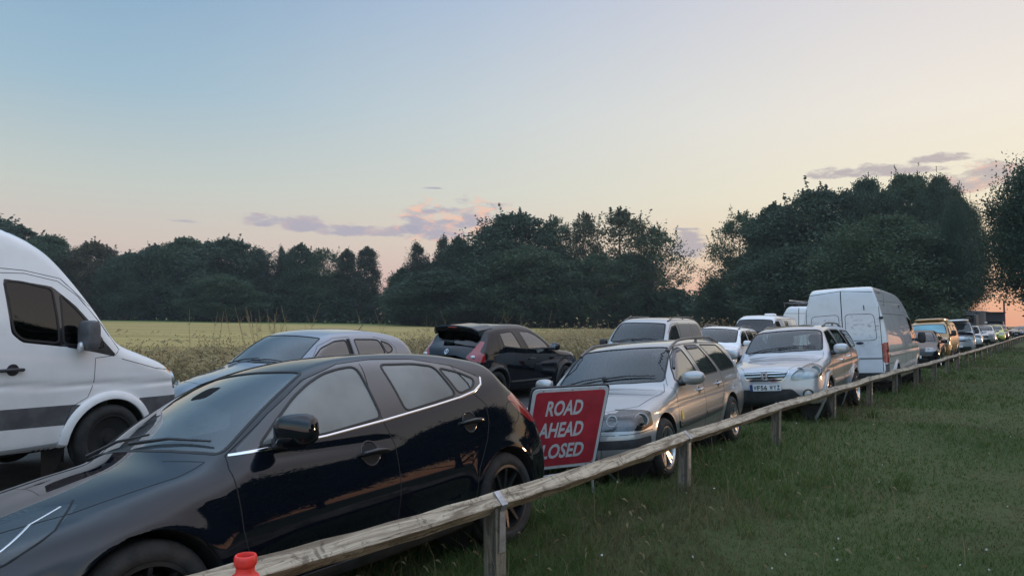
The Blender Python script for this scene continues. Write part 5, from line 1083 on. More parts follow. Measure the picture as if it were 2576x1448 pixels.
# ---- silver estate
def estate():
    par = pose('estate_car', 'silver estate car with grey roof rails, parked behind the red road sign', 'car', (.513, 7.383, 58.3, -.085, -6.1))
    wh = [(.93, .315), (3.685, .315)]
    sil = [(.12, .22), (.02, .32), (-.01, .5), (.02, .62), (.10, .74), (.35, .80), (.80, .885), (1.20, .94), (1.32, .98), (1.55, 1.13), (1.85, 1.32), (2.05, 1.415), (2.35, 1.465), (2.9, 1.485), (3.6, 1.475), (4.15, 1.445), (4.32, 1.40), (4.42, 1.22), (4.52, .98), (4.60, .85), (4.69, .70), (4.71, .5), (4.66, .3), (4.5, .23), (2.4, .2)]
    c = Car(dict(sil=sil, L=4.71, hw=.90, wheels=wh, xw=1.35, arch=.375, archw=.012, wr=.60, kb=.93, zm=.56, crown=.07, belt=[(0, .74), (.6, .83), (1.3, .93), (2.4, .955), (3.6, .97), (4.7, .95)], af=.14, lf=.8, ar=.10, lr=.6, sn=.22, sw=.14, st=.08, rad=.09, bulge=.03, res=.032, ny=14, lampmat='lampdark', crease=[([(.2, .66), (1.5, .74), (3.0, .76), (4.6, .78)], .008, .03)]))
    fw = [(1.56, .985), (1.70, 1.13), (1.88, 1.265), (2.08, 1.35), (2.32, 1.375), (2.42, .99)]; rw = [(2.50, 1.385), (3.02, 1.385), (3.28, 1.0), (2.56, .99)]; q3 = [(3.13, 1.385), (3.90, 1.36), (4.20, 1.06), (4.14, 1.01), (3.40, 1.0)]
    ws = sym([(1.34, 0), (1.38, .35), (1.48, .69), (1.75, .655), (2.07, .60), (2.03, .3), (2.01, 0)])
    for q in wh: c.cutout(c.circle(q[0], q[1], .375))
    c.region('windscreen', 'top', ws, lambda q, n: q[:, 2] > .93, r=.04)
    for p in (fw, rw, q3): c.region('side_window', 'side', p, r=.035)
    c.region('rear_window', 'rear', symr([(0, .98), (.56, 1.0), (.56, 1.1), (.50, 1.32), (0, 1.35)]), lambda q, n: q[:, 0] > 4.2)
    c.region('tail_lamp', 'side', [(4.35, 1.3), (4.45, 1.3), (4.8, .9), (4.8, .72), (4.50, .76), (4.42, 1.0)], lambda q, n: np.abs(q[:, 1]) > .45, r=.02)
    c.region('headlight', 'side', [(.60, .745), (.40, .79), (-.1, .78), (-.1, .60), (.35, .57), (.58, .60)], lambda q, n: (np.abs(q[:, 1]) > .36) & (q[:, 0] < .65), r=.03)
    c.region('grille', 'front', symr([(0, .56), (.30, .57), (.32, .70), (.28, .755), (0, .755)]), r=.03)
    c.region('bumper_trim', 'side', [(-.1, .50), (.50, .50), (.50, .41), (-.1, .41)], lambda q, n: (q[:, 0] < .5), r=.01)
    fd = [(1.44, .95), (1.40, .6), (1.46, .32), (2.44, .32), (2.48, .95), (2.44, 1.40), (2.06, 1.39), (1.84, 1.29), (1.62, 1.10)]; rd = [(2.44, .32), (2.48, .95), (2.44, 1.40), (3.05, 1.405), (3.20, 1.25), (3.36, .97), (3.36, .75), (3.18, .55), (3.14, .32)]
    c.region('front_door', 'side', fd, r=.02); c.region('rear_door', 'side', rd, r=.02)
    bon = sym([(.12, 0), (.16, .35), (.36, .52), (.60, .70), (1.28, .76), (1.45, .70), (1.30, .35), (1.26, 0)]); c.region('bonnet', 'top', bon, lambda q, n: q[:, 2] > .7)
    finish(c, par, M['silver'], wh, .315, 'vsp', dict(windscreen='wglass', side_window='sglass', rear_window='tglass', tail_lamp='redlens', grille='plastic', bumper_trim='plastic'))
    lines(c, par, side=[fd[:6], rd[3:], [(1.44, .95), (1.62, 1.10), (1.84, 1.29), (2.06, 1.39), (2.44, 1.40)], [(.55, .56), (.2, .55), (.03, .55)], [(2.9, .99), (2.9, .99)]][:4], top=[bon[1:6]])
    rubbers(c, par, [('side', fw), ('side', rw), ('side', q3)], w_=.018); rubbers(c, par, [('top', ws)], 'windscreen_seal', .022)
    for sg in (-1, 1):
        # wind deflectors over the front and rear door glass
        c.ribbon('wind_deflector', M['greyplastic'], par, 'side', [(1.74, 1.13), (1.90, 1.245), (2.09, 1.325), (2.30, 1.345)], .04, .012, sg)
        c.ribbon('wind_deflector', M['greyplastic'], par, 'side', [(2.54, 1.355), (2.98, 1.355)], .045, .012, sg)
        c.ribbon('side_moulding', M['rail'], par, 'side', [(1.42, .50), (2.0, .505), (2.44, .51)], .085, .018, sg); c.ribbon('side_moulding', M['rail'], par, 'side', [(2.47, .51), (3.2, .53)], .085, .018, sg)
        handle(c, par, 2.28, .83, sg, M['silver'], .17); handle(c, par, 3.12, .85, sg, M['silver'], .17)
        mirror(par, 1.63, sg*.86, 1.01, sg, (.17, .27, .16), M['silver'], .3, p=2.5)
        c.ribbon('drip_rail', M['silver'], par, 'side', [(2.14, 1.385), (2.44, 1.405), (3.3, 1.41), (4.0, 1.385)], .012, .008, sg)
    (p,), (n,) = c.hit('side', 1.52, .60, -1); MB().prism([(-.035, -.05), (.035, -.05), (.03, .05), (-.03, .05)], 0, -.004, 'xz').build('sticker', mat('yellow_sticker', (.55, .45, .08), .4, var=(90, .5, 1.1)), par, loc=p+n*.003)
    # emblem on the moulding nose
    (p,), (n,) = c.hit('side', 1.44, .51, -1); MB().box((0, 0, 0), (.04, .008, .04)).build('moulding_badge', M['chrome'], par, loc=p+n*.02)
    roof_rail(c, par, 1.98, 4.15, .60, .06)
    wipers(c, par, 0, [((1.42, .60), (1.45, .02)), ((1.42, .06), (1.52, -.58))])
    cabin(c, par, [2.25, 3.1], .48, .37, 1.4, 1.62)
    plate(par, (-.03, 0, .38), (0, 0, -math.pi/2), None)
    MB().tube([(4.25, 0, 1.44), (4.28, 0, 1.46)], .01, 6)
    return par

# ---- silver compact SUV with the readable plate
def suv():
    par = pose('suv', 'bright silver SUV facing the camera with a readable white number plate', 'car', (4.422, 12.221, 55.3, -.08, -5.5))
    wh = [(.90, .345), (3.52, .345)]
    sil = [(.14, .30), (.02, .36), (-.01, .55), (.0, .70), (.03, .88), (.12, .96), (.40, 1.02), (.90, 1.10), (1.14, 1.14), (1.25, 1.22), (1.50, 1.40), (1.78, 1.585), (1.98, 1.65), (2.4, 1.69), (3.2, 1.69), (3.9, 1.665), (4.22, 1.62), (4.36, 1.45), (4.46, 1.15), (4.54, .9), (4.60, .68), (4.60, .45), (4.5, .32), (4.2, .28), (2.2, .27)]
    c = Car(dict(sil=sil, L=4.6, hw=.895, wheels=wh, xw=1.2, arch=.41, archw=.03, wr=.62, kb=.93, zm=.66, z0=.28, crown=.08, belt=[(0, .92), (1.15, 1.08), (2.4, 1.11), (3.6, 1.15), (4.6, 1.13)], af=.13, lf=.7, ar=.08, sn=.20, sw=.13, st=.08, rad=.10, radn=.13, bulge=.03, res=.034, ny=13, crease=[([(.6, .86), (2, .9), (4.3, .94)], .006, .03)]))
    fw = [(1.50, 1.14), (1.72, 1.38), (1.92, 1.53), (2.30, 1.56), (2.36, 1.15)]; rw = [(2.46, 1.565), (3.10, 1.56), (3.28, 1.30), (3.26, 1.17), (2.48, 1.155)]; q3 = [(3.26, 1.55), (3.98, 1.52), (4.12, 1.40), (4.10, 1.20), (3.46, 1.18)]
    ws = sym([(1.22, 0), (1.26, .35), (1.36, .70), (1.60, .67), (1.86, .62), (1.82, .3), (1.80, 0)])
    for q in wh: c.cutout(c.circle(q[0], q[1], .41))
    c.region('windscreen', 'top', ws, lambda q, n: q[:, 2] > 1.12, r=.04)
    for p in (fw, rw, q3): c.region('side_window', 'side', p, r=.04)
    c.region('rear_window', 'rear', symr([(0, 1.10), (.55, 1.12), (.52, 1.5), (0, 1.54)]), lambda q, n: q[:, 0] > 4.1, r=.08)
    c.region('headlight', 'front', [(.40, .745), (.46, .72), (.72, .75), (.90, .79), (.92, .93), (.80, 1.02), (.62, 1.0), (.44, .84)], lambda q, n: q[:, 0] < .6, r=.04)
    c.region('headlight', 'front', [(-a, b) for a, b in [(.40, .745), (.46, .72), (.72, .75), (.90, .79), (.92, .93), (.80, 1.02), (.62, 1.0), (.44, .84)]], lambda q, n: q[:, 0] < .6, r=.04)
    c.region('grille', 'front', symr([(0, .735), (.26, .735), (.33, .80), (.38, .89), (0, .90)]), r=.03)
    c.region('bumper', 'front', symr([(0, .28), (.60, .28), (.68, .34), (.46, .56), (.42, .60), (0, .60)]), lambda q, n: q[:, 0] < .5, r=.03)
    fd = [(1.42, 1.08), (1.38, .8), (1.44, .42), (2.40, .40), (2.42, 1.1), (2.38, 1.60), (1.94, 1.57), (1.66, 1.36)]; rd = [(2.40, .40), (2.42, 1.1), (2.38, 1.60), (3.14, 1.60), (3.36, 1.30), (3.34, 1.0), (3.10, .70), (3.04, .40)]
    c.region('front_door', 'side', fd, r=.02); c.region('rear_door', 'side', rd, r=.02)
    bon = sym([(.08, 0), (.12, .38), (.34, .50), (.52, .66), (1.10, .74), (1.32, .72), (1.22, .4), (1.18, 0)]); c.region('bonnet', 'top', bon, lambda q, n: q[:, 2] > .85)
    finish(c, par, M['csilver'], wh, .345, 'five', dict(windscreen='wglass', side_window='glass', rear_window='glass', grille='gloss', bumper='plastic'))
    lines(c, par, side=[fd[:6], rd[3:]], top=[bon[1:6]]); rubbers(c, par, [('side', fw), ('side', rw), ('side', q3)], w_=.02); rubbers(c, par, [('top', ws)], 'windscreen_seal', .03)
    for sg in (-1, 1):
        c.ribbon('side_moulding', M['csilver'], par, 'side', [(1.42, .62), (2.38, .62)], .09, .02, sg); c.ribbon('side_moulding', M['csilver'], par, 'side', [(2.44, .62), (3.08, .64)], .09, .02, sg)
        for q in wh: c.ribbon('arch_trim', M['csilver'], par, 'side', [(q[0]+.45*math.cos(a), q[1]+.45*math.sin(a)) for a in np.linspace(-.15, 3.3, 28)], .07, .022, sg)
        handle(c, par, 2.24, .98, sg, M['chrome'], .16, False); handle(c, par, 3.06, 1.02, sg, M['chrome'], .16, False)
        mirror(par, 1.52, sg*.86, 1.20, sg, (.16, .25, .19), M['csilver'], .25)
        (p,), (n,) = c.hit('front', sg*.66, .50); q = Vector(n).to_track_quat('Z', 'Y').to_euler()
        f_ = MB().lathe([(.085, -.01), (.088, .012), (.072, .012), (.062, -.02), (.001, -.03)], 24, 'z').build('fog_lamp', M['plastic'], par, loc=p+n*.004, rot=q, smooth=True); MB().lathe([(.060, .0), (.001, .006)], 20, 'z').build('fog_lens', M['whitelens'], f_)
    for zz, ww in ((.775, .30), (.825, .335), (.872, .355)):
        mb = MB(); c.ribbon('x', None, None, 'front', [(-ww, zz), (0, zz), (ww, zz)], .018, .018, mb=mb); mb.build('grille_bar', M['chrome'], par, smooth=True)
    mb = MB(); c.ribbon('x', None, None, 'front', [tuple(v) for v in rpoly(symr([(0, .73), (.27, .73), (.345, .80), (.395, .895), (0, .905)]), .03)], .014, .012, closed=True, mb=mb); mb.build('grille_surround', M['chrome'], par, smooth=True)
    # emblem: rounded frame with a letter-like H of tapered bars
    (p,), (n,) = c.hit('front', 0, .82); e = MB()
    fr = rpoly([(-.062, .055), (.062, .055), (.047, -.055), (-.047, -.055)], .02)
    e.tube([(0, a, b) for a, b in list(fr)+[fr[0]]], .006, 6, False)
    for sg in (-1, 1): e.prism([(sg*.046, .043), (sg*.022, .043), (sg*.018, -.043), (sg*.036, -.043)], -.006, .006, 'yz')
    e.prism([(-.022, .010), (.022, .010), (.020, -.008), (-.020, -.008)], -.006, .006, 'yz')
    e.build('badge', M['chrome'], par, loc=p+n*.022)
    (p,), (n,) = c.hit('front', 0, .62); plate(par, (p[0]-.015, 0, .635), (R(4), 0, -math.pi/2), 'WF56 WYZ')
    roof_rail(c, par, 2.3, 4.1, .56, .05); wipers(c, par, 0, [((1.30, .62), (1.32, .02)), ((1.30, .06), (1.40, -.58))])
    c.ribbon('sunroof', M['gloss'], par, 'top', [(2.1, 0), (2.35, 0)], .85, .004)
    cabin(c, par, [2.15, 3.0], .68, .37, 1.6, 1.5)
    return par
# ---- the vehicles farther off: same builder, fewer parts
def generic(name, label, cat, p, sp, wins, body, wr, style, group, top=None, rear=None, lamps=(), tail=None, extra=None, doors=(), plate_=True, gm={}, mir=None, cab=None, ww=.2, seal=True, handles=(), lining=True):
    par = pose(name, label, cat, p, group); c = Car(sp)
    for q in sp['wheels']: c.cutout(c.circle(q[0], q[1], c.arch))
    if top: c.region('windscreen', 'top', sym(top), lambda q, n: q[:, 2] > sp.get('wz', 1.0), r=.05)
    for w_ in wins: c.region('side_window', 'side', w_, r=.04)
    if rear: c.region('rear_window', 'rear', symr(rear), lambda q, n: q[:, 0] > c.L*.75, r=.06)
    for poly in lamps: c.region('headlight', 'side', poly, lambda q, n: (np.abs(q[:, 1]) > .38) & (q[:, 0] < .8), r=.03)
    if tail: c.region('tail_lamp', 'side', tail, lambda q, n: np.abs(q[:, 1]) > .42, r=.02)
    for nm, poly in doors: c.region(nm, 'side', poly, r=.02)
    if 'grille' in sp: c.region('grille', 'front', symr(sp['grille']), r=.03)
    if 'lower' in sp: c.region('bumper', 'front', symr(sp['lower']), lambda q, n: q[:, 0] < .6, r=.03)
    g2 = dict(windscreen='wglass', side_window='glass', rear_window='tglass', tail_lamp='redlens', grille='plastic', bumper='plastic'); g2.update(gm)
    finish(c, par, M[body], sp['wheels'], wr, style, g2, ww=ww, lining=lining)
    if doors: lines(c, par, side=[d for _, d in doors], w_=.010)
    if seal:
        rubbers(c, par, [('side', w_) for w_ in wins], w_=.03)
        if top: rubbers(c, par, [('top', sym(top))], 'windscreen_seal', .035)
    for (x, z) in handles:
        for sg in (-1, 1): handle(c, par, x, z, sg, M['plastic'], .2, False)
    if mir:
        for sg in (-1, 1): mirror(par, mir[0], sg*mir[1], mir[2], sg, mir[3], M[mir[4]])
    if cab: cabin(c, par, *cab)
    if plate_: plate(par, (-.03-sp.get('po', 0), 0, sp.get('pz', .48)), (0, 0, -math.pi/2), None)
    if extra: extra(c, par)
    return par
HSIL = [(.14, .22), (.03, .32), (.0, .5), (.03, .66), (.14, .78), (.42, .88), (.80, .97), (1.02, 1.03), (1.22, 1.15), (1.48, 1.31), (1.72, 1.41), (2.0, 1.47), (2.4, 1.49), (2.9, 1.48), (3.3, 1.44), (3.58, 1.37), (3.74, 1.22), (3.86, 1.02), (3.95, .88), (4.0, .7), (4.0, .45), (3.9, .26), (3.7, .22), (2, .2)]
def hatch_spec(res=.06, k=1.0, **kw):
    d = dict(sil=[(a*k, b) for a, b in HSIL], L=4.0*k, hw=.85, wheels=[(.82*k, .31), (3.34*k, .31)], xw=1.1*k, arch=.355, wr=.58, kb=.94, crown=.08, belt=[(0, .82), (1.0, .97), (2.0, 1.0), (4, 1.06)], af=.14, ar=.10, sn=.28, sw=.15, st=.14, res=res, ny=8, h=.03, sig=1.2, grille=[(0, .55), (.36, .56), (.40, .68), (0, .70)], lower=[(0, .26), (.5, .26), (.46, .42), (0, .44)]); d.update(kw); return d
def hatch_wins(k=1.0): return [[(1.32*k, 1.03), (1.62*k, 1.24), (1.92*k, 1.34), (2.18*k, 1.36), (2.22*k, 1.04)], [(2.30*k, 1.365), (2.9*k, 1.34), (3.25*k, 1.24), (3.2*k, 1.10), (2.34*k, 1.05)]]
def hatch_top(k=1.0): return [(1.07*k, 0), (1.11*k, .33), (1.24*k, .64), (1.52*k, .60), (1.76*k, .54), (1.72*k, 0)]
HL = [[(.58, .83), (.36, .86), (-.1, .78), (-.1, .66), (.34, .68)]]
def hd(k=1.0): return [('front_door', [(1.24*k, .97), (1.22*k, .34), (2.24*k, .34), (2.26*k, 1.0), (2.24*k, 1.39), (1.9*k, 1.37), (1.6*k, 1.27)]), ('rear_door', [(2.24*k, .34), (2.26*k, 1.0), (2.24*k, 1.39), (2.9*k, 1.37), (3.2*k, 1.2), (3.0*k, .62), (2.9*k, .34)])]
FAR = 'vehicles parked along the far side of the track'; ROW = 'vehicles parked nose to tail along the fence'

def small_van():
    sil = [(.14, .26), (.02, .36), (.0, .6), (.03, .78), (.14, .88), (.40, .98), (.80, 1.07), (.98, 1.13), (1.15, 1.28), (1.42, 1.53), (1.66, 1.70), (1.95, 1.785), (2.4, 1.82), (3.3, 1.83), (4.05, 1.80), (4.24, 1.72), (4.32, 1.4), (4.38, 1.0), (4.41, .7), (4.41, .4), (4.3, .28), (2.2, .25)]
    sp = dict(sil=sil, L=4.41, hw=.895, wheels=[(.88, .32), (3.56, .32)], xw=1.05, arch=.38, wr=.64, kb=.95, zm=.62, crown=.07, belt=[(0, .9), (1, 1.06), (2.2, 1.14), (4.4, 1.14)], af=.13, ar=.04, sn=.24, sw=.15, st=.03, rad=.12, res=.045, ny=11, bulge=.04, wz=1.08, grille=[(0, .62), (.34, .63), (.36, .76), (0, .78)])
    w1 = [(1.30, 1.18), (1.52, 1.42), (1.78, 1.58), (2.10, 1.62), (2.16, 1.20)]
    def ex(c, par):
        roof_rail(c, par, 1.85, 4.05, .60, .05); wipers(c, par, 0, [((1.12, .6), (1.14, .05)), ((1.12, .08), (1.22, -.55))])
        lines(c, par, side=[[(2.28, .40), (2.30, 1.72)], [(3.22, 1.70), (3.22, .5)], [(2.3, 1.06), (4.2, 1.05)]], w_=.008)
        seam(c, par, [('side', [(1.40, 1.24), (1.58, 1.43), (1.80, 1.58), (2.08, 1.61)], sg, .05) for sg in (-1, 1)], 'wind_deflector')
    generic('van', 'silver compact panel van with grey roof rails, behind the silver estate car', 'van', (2.52, 16.968, 58.1, -.083, -.4), sp, [w1], 'silver', .32, 'steel', FAR, top=[(1.03, 0), (1.07, .35), (1.20, .70), (1.45, .66), (1.68, .60), (1.64, .3), (1.62, 0)], lamps=[[(.5, .93), (.3, .95), (-.1, .85), (-.1, .66), (.35, .7)]], tail=[(4.2, 1.3), (4.5, 1.3), (4.5, .8), (4.25, .85)], extra=ex, doors=[('front_door', [(1.22, 1.06), (1.2, .36), (2.24, .36), (2.26, 1.68), (1.78, 1.64), (1.46, 1.42)])], mir=(1.36, .86, 1.16, (.15, .22, .2), 'plastic'), cab=([2.0], .72, .38, 1.7, 1.3), gm=dict(side_window='sglass'))
def white_suv():
    sil = [(.14, .26), (.02, .36), (.0, .6), (.03, .80), (.14, .90), (.45, .98), (.90, 1.05), (1.12, 1.10), (1.30, 1.22), (1.58, 1.40), (1.84, 1.53), (2.15, 1.58), (2.7, 1.60), (3.4, 1.58), (3.9, 1.52), (4.1, 1.3), (4.22, 1.0), (4.28, .7), (4.28, .4), (4.2, .28), (2.2, .25)]
    sp = dict(sil=sil, L=4.28, hw=.88, wheels=[(.88, .33), (3.45, .33)], xw=1.15, arch=.39, wr=.60, kb=.93, crown=.08, belt=[(0, .85), (1.1, 1.03), (2.4, 1.07), (4.3, 1.14)], af=.14, ar=.1, sn=.26, sw=.14, st=.12, res=.055, ny=9, wz=1.05, grille=[(0, .64), (.40, .65), (.42, .80), (0, .82)])
    def ex(c, par): roof_rail(c, par, 1.95, 3.85, .56, .06); wipers(c, par, 0, [((1.2, .6), (1.22, .05))])
    generic('suv', 'small white SUV with grey roof rails, behind the silver SUV', 'car', (5.586, 21.041, 58.0, -.10, 1.3), sp, [[(1.42, 1.10), (1.68, 1.32), (1.95, 1.44), (2.28, 1.46), (2.32, 1.11)], [(2.40, 1.465), (3.0, 1.46), (3.2, 1.14), (2.44, 1.12)], [(3.1, 1.455), (3.7, 1.42), (3.85, 1.22), (3.32, 1.16)]], 'white', .33, 'seven', FAR, top=[(1.16, 0), (1.2, .35), (1.32, .66), (1.6, .62), (1.86, .57), (1.82, 0)], lamps=[[(.6, .92), (.35, .96), (-.1, .88), (-.1, .74), (.4, .76)]], doors=[('front_door', [(1.36, 1.03), (1.34, .38), (2.34, .38), (2.36, 1.08), (2.34, 1.49), (1.94, 1.47), (1.64, 1.34)]), ('rear_door', [(2.34, .38), (2.36, 1.08), (2.34, 1.49), (3.04, 1.49), (3.26, 1.1), (3.05, .66), (2.98, .38)])], extra=ex, mir=(1.45, .85, 1.12, (.15, .24, .17), 'white'), cab=([2.1, 2.95], .6, .36, 1.55, 1.4), gm=dict(rear_window='glass'))
VSIL = lambda H, n=.0: [(.10, .30), (.0, .42), (-.01, .8), (.03, 1.02), (.10, 1.10), (.40+n, 1.20), (.52+n, 1.30), (.80+n, H-.42), (1.02+n, H-.17), (1.25+n, H-.07), (1.7, H-.01), (2.8, H), (4.3, H-.01), (4.56, H-.08), (4.66, H-.5), (4.70, 1.0), (4.70, .42), (4.6, .32), (2.5, .3)]
def camper(label, p, body, H, group, n=0., extra=None, gm={}, wins=None, mirc='plastic', res=.06, wsm='wglass', lab2=None):
    sp = dict(sil=VSIL(H, n), L=4.70, hw=.92, wheels=[(.88, .33), (3.80, .33)], xw=.55+n, arch=.40, wr=.72, kb=.96, zm=.75, z0=.3, crown=.06, belt=[(0, 1.05), (.6, 1.18), (2, 1.2), (4.7, 1.2)], af=.13, lf=.6, ar=.03, sn=.20, sw=.14, st=.03, rad=.13, res=res, ny=9, bulge=.03, h=.03, sig=1.2, wz=1.22, pz=.55, grille=[(0, .80), (.5, .80), (.5, .90), (0, .90)], lower=[(0, .34), (.66, .36), (.66, .52), (0, .52)])
    z1 = H-.26
    wins = wins or [[(.74+n, 1.26), (.98+n, z1-.14), (1.2+n, z1), (1.75+n, z1+.02), (1.82+n, 1.22)], [(1.98+n, z1+.02), (3.05, z1+.02), (3.05, 1.24), (1.98+n, 1.24)], [(3.15, z1+.02), (4.25, z1-.01), (4.25, 1.24), (3.15, 1.24)]]
    g2 = dict(side_window='tglass', windscreen=wsm); g2.update(gm)
    return generic('camper_van', label, 'camper van', p, sp, wins, body, .33, 'cover', group, top=[(.56+n, 0), (.60+n, .35), (.70+n, .74), (.92+n, .70), (1.06+n, .64), (1.03+n, .3), (1.02+n, 0)], lamps=[[(.34, 1.06), (.2, 1.1), (-.1, 1.06), (-.1, .84), (.3, .84)]], tail=[(4.5, 1.15), (4.8, 1.15), (4.8, .8), (4.55, .8)], doors=[('front_door', [(.66+n, 1.16), (.72+n, .9), (1.26, .80), (1.32, .42), (1.90+n, .42), (1.92+n, z1+.08), (1.2+n, z1+.06), (.92+n, z1-.12)])], extra=extra, mir=(.86+n, .90, 1.33, (.12, .20, .26), mirc), cab=([1.7], .85, .5, H-.25, .85), gm=g2)
def gold_camper():
    def ex(c, par):
        V = MB(); V.blob((2.6, 0, 1.965), (2.5, 1.25, .16), 5, 10).build('pop_top_roof', M['gold'], par, smooth=True)
        for sg in (-1, 1): c.ribbon('chrome_trim', M['gold'], par, 'side', [(.5, 1.08), (2, 1.1), (4.5, 1.1)], .03, .01, sg)
        MB().box((-.03, 0, .47), (.10, 1.3, .14)).build('bumper_bar', M['plastic'], par)
        wipers(c, par, 0, [((.60, .6), (.62, .05)), ((.60, .08), (.68, -.6))])
    camper('metallic gold camper van with a pale blue shade behind the windscreen', (18.421, 31.517, 53.1, -.14, -4.3), 'gold', 1.93, ROW, extra=ex, wsm='blind')
def old_camper():
    def ex(c, par):
        MB().lathe([(.001, .09), (.20, .09), (.24, .06), (.24, 0)], 24, 'z', (3.3, 0, 1.96)).build('roof_vent', M['white'], par, smooth=True)
        for sg in (-1, 1): c.ribbon('rain_gutter', M['white'], par, 'side', [(1.5, 1.83), (3, 1.84), (4.4, 1.82)], .02, .02, sg)
    camper('white camper van with a round roof vent, behind the small white SUV', (8.921, 26.984, 55.1, -.06, -.7), 'vwhite', 1.97, FAR, extra=ex, n=.15, wsm='tglass', gm=dict(side_window='tglass'), wins=[[(.89, 1.28), (1.1, 1.6), (1.3, 1.72), (1.72, 1.73), (1.78, 1.24)], [(2.5, 1.72), (3.0, 1.72), (3.0, 1.30), (2.5, 1.30)]])
def silver_camper():
    def ex(c, par):
        MB().blob((2.3, 0, 2.0), (2.6, 1.3, .14), 5, 10).build('pop_top_roof', M['white'], par, smooth=True)
        MB().box((-.02, .0, 1.12), (.03, .0, .0)) ; wipers(c, par, 0, [((.74, .55), (.76, 0))])
    camper('pale silver camper van with tinted windows, between the gold camper and small white car', (25.08, 40.009, 57.2, -.15, -4.3), 'csilver', 1.98, ROW, extra=ex, n=.28, mirc='plastic')

def big_white_van():
    """high-roof panel van, seen from behind"""
    sil = [(.12, .34), (.0, .45), (-.01, .8), (.05, .98), (.2, 1.08), (.55, 1.22), (.76, 1.32), (.98, 1.66), (1.16, 1.96), (1.29, 2.19), (1.47, 2.41), (1.80, 2.56), (2.4, 2.625), (4.4, 2.66), (5.85, 2.66), (6.06, 2.60), (6.11, 2.4), (6.16, 1.6), (6.20, .9), (6.22, .5), (6.15, .36), (3, .34)]
    sp = dict(sil=sil, L=6.20, hw=.985, wheels=[(1.0, .35), (4.90, .35)], xw=.75, arch=.42, archw=.02, wr=.885, kb=.985, zm=.85, z0=.3, crown=.03, belt=[(0, 1.05), (1.2, 1.2), (6, 1.25)], af=.12, lf=.7, ar=.01, lr=.3, sn=.18, sw=.14, st=.01, rad=.09, radn=.05, bulge=.03, res=.045, ny=11, h=.02, crease=[([(.5, 1.04), (6.6, 1.06)], .014, .035), ([(1.6, 2.26), (6.6, 2.32)], .010, .018)])
    par = pose('van', 'large white high-roof panel van seen from behind, with scuffed rear doors', 'van', (11.732, 22.163, 233.9, -.13, 3.8))
    c = Car(sp); wh = sp['wheels']
    for q in wh: c.cutout(c.circle(q[0], q[1], .42))
    w1 = [(.92, 1.34), (1.12, 1.62), (1.36, 1.88), (1.95, 1.94), (1.98, 1.26)]
    c.region('side_window', 'side', w1, r=.05)
    c.region('windscreen', 'top', sym([(.75, 0), (.80, .5), (.92, .78), (1.1, .74), (1.26, .70), (1.2, 0)]), lambda q, n: q[:, 2] > 1.3, r=.05)
    c.region('tail_lamp', 'rear', [(.835, .82), (1.1, .82), (1.1, 1.30), (.835, 1.30)], lambda q, n: q[:, 0] > 5.9, r=.01); c.region('tail_lamp', 'rear', [(-.835, .82), (-1.1, .82), (-1.1, 1.30), (-.835, 1.30)], lambda q, n: q[:, 0] > 5.9, r=.01)
    c.region('bumper', 'rear', [(-1.1, .3), (1.1, .3), (1.1, .60), (-1.1, .60)], lambda q, n: q[:, 0] > 5.7, r=.01)
    c.region('tail_lamp', 'side', [(6.08, .82), (6.3, .82), (6.3, 1.30), (6.08, 1.30)], lambda q, n: np.abs(q[:, 1]) > .7, r=.0)
    c.region('corner_bumper', 'side', [(5.85, .30), (6.3, .30), (6.3, .80), (6.06, .80), (6.0, .62), (5.85, .60)], lambda q, n: np.abs(q[:, 1]) > .7, r=.02)
    for sg in (-1, 1):
        d_ = [(sg*.012, .62), (sg*.81, .62), (sg*.81, 1.4), (sg*.79, 2.50), (sg*.012, 2.55)]; c.region('rear_door', 'rear', d_, lambda q, n: (q[:, 0] > 5.8), r=.03)
    fd = [(.78, 1.1), (1.3, .78), (1.5, .48), (2.06, .48), (2.06, 2.10), (1.4, 2.0), (1.05, 1.64)]; c.region('front_door', 'side', fd, r=.03)
    # scuffs and road film on the doors come from the material
    dm = paint('scuffed_white_paint', (.56, .57, .60), 0, .38, .14); t = NT(dm.node_tree); b = t.n['Principled BSDF']; tc = t.new('ShaderNodeTexCoord').outputs['Object']
    mp = t.new('ShaderNodeMapping'); t.l.new(tc, mp.inputs[0]); mp.inputs['Scale'].default_value = (1, 2.2, 3.2); mp.inputs['Rotation'].default_value = (.5, 0, 0)
    n1_ = t.noise(mp.outputs[0], 2.6, 7, .7, .6); old = b.inputs['Base Color'].links[0].from_socket
    sp_ = t.new('ShaderNodeSeparateXYZ'); t.l.new(tc, sp_.inputs[0]); near = t.m('MULTIPLY', t.smooth(sp_.outputs[2], 1.0, 1.35), t.smooth(sp_.outputs[2], 2.1, 1.8))
    t.put(b.inputs['Base Color'], t.mix(t.m('MULTIPLY', t.m('MULTIPLY', t.smooth(n1_, .52, .66), near), .6), old, (.10, .095, .085, 1)))
    finish(c, par, M['vwhite'], wh, .35, 'steel', dict(side_window='tglass', windscreen='wglass', tail_lamp='redlens', bumper='plastic', corner_bumper='greyplastic', rear_door=dm))
    lines(c, par, side=[fd, [(6, 2.30), (1.65, 2.26), (1.35, 2.06)], [(6, 1.98), (2.3, 1.98), (2.16, 1.9), (2.16, 1.2)], [(3.3, 1.98), (3.3, .5)], [(6.2, .80), (6.0, .80), (5.4, .80)], [(2.2, .56), (4.4, .56)]], w_=.012)
    it = []
    it.append(('rear', [(0, .62), (0, 1.6), (0, 2.56)], 1, .022))
    for sg in (-1, 1):
        it.append(('rear', [(sg*.83, .62), (sg*.83, 1.4), (sg*.81, 2.50), (0, 2.57)], 1, .014))
        it.append(('rear', [tuple(v) for v in rpoly([(sg*.07, 1.36), (sg*.74, 1.36), (sg*.70, 1.98), (sg*.07, 2.0)], .10)], 1, .012, True))
        it.append(('rear', [(sg*.02, .92), (sg*.82, .92)], 1, .012))
    seam(c, par, it, 'door_gap')
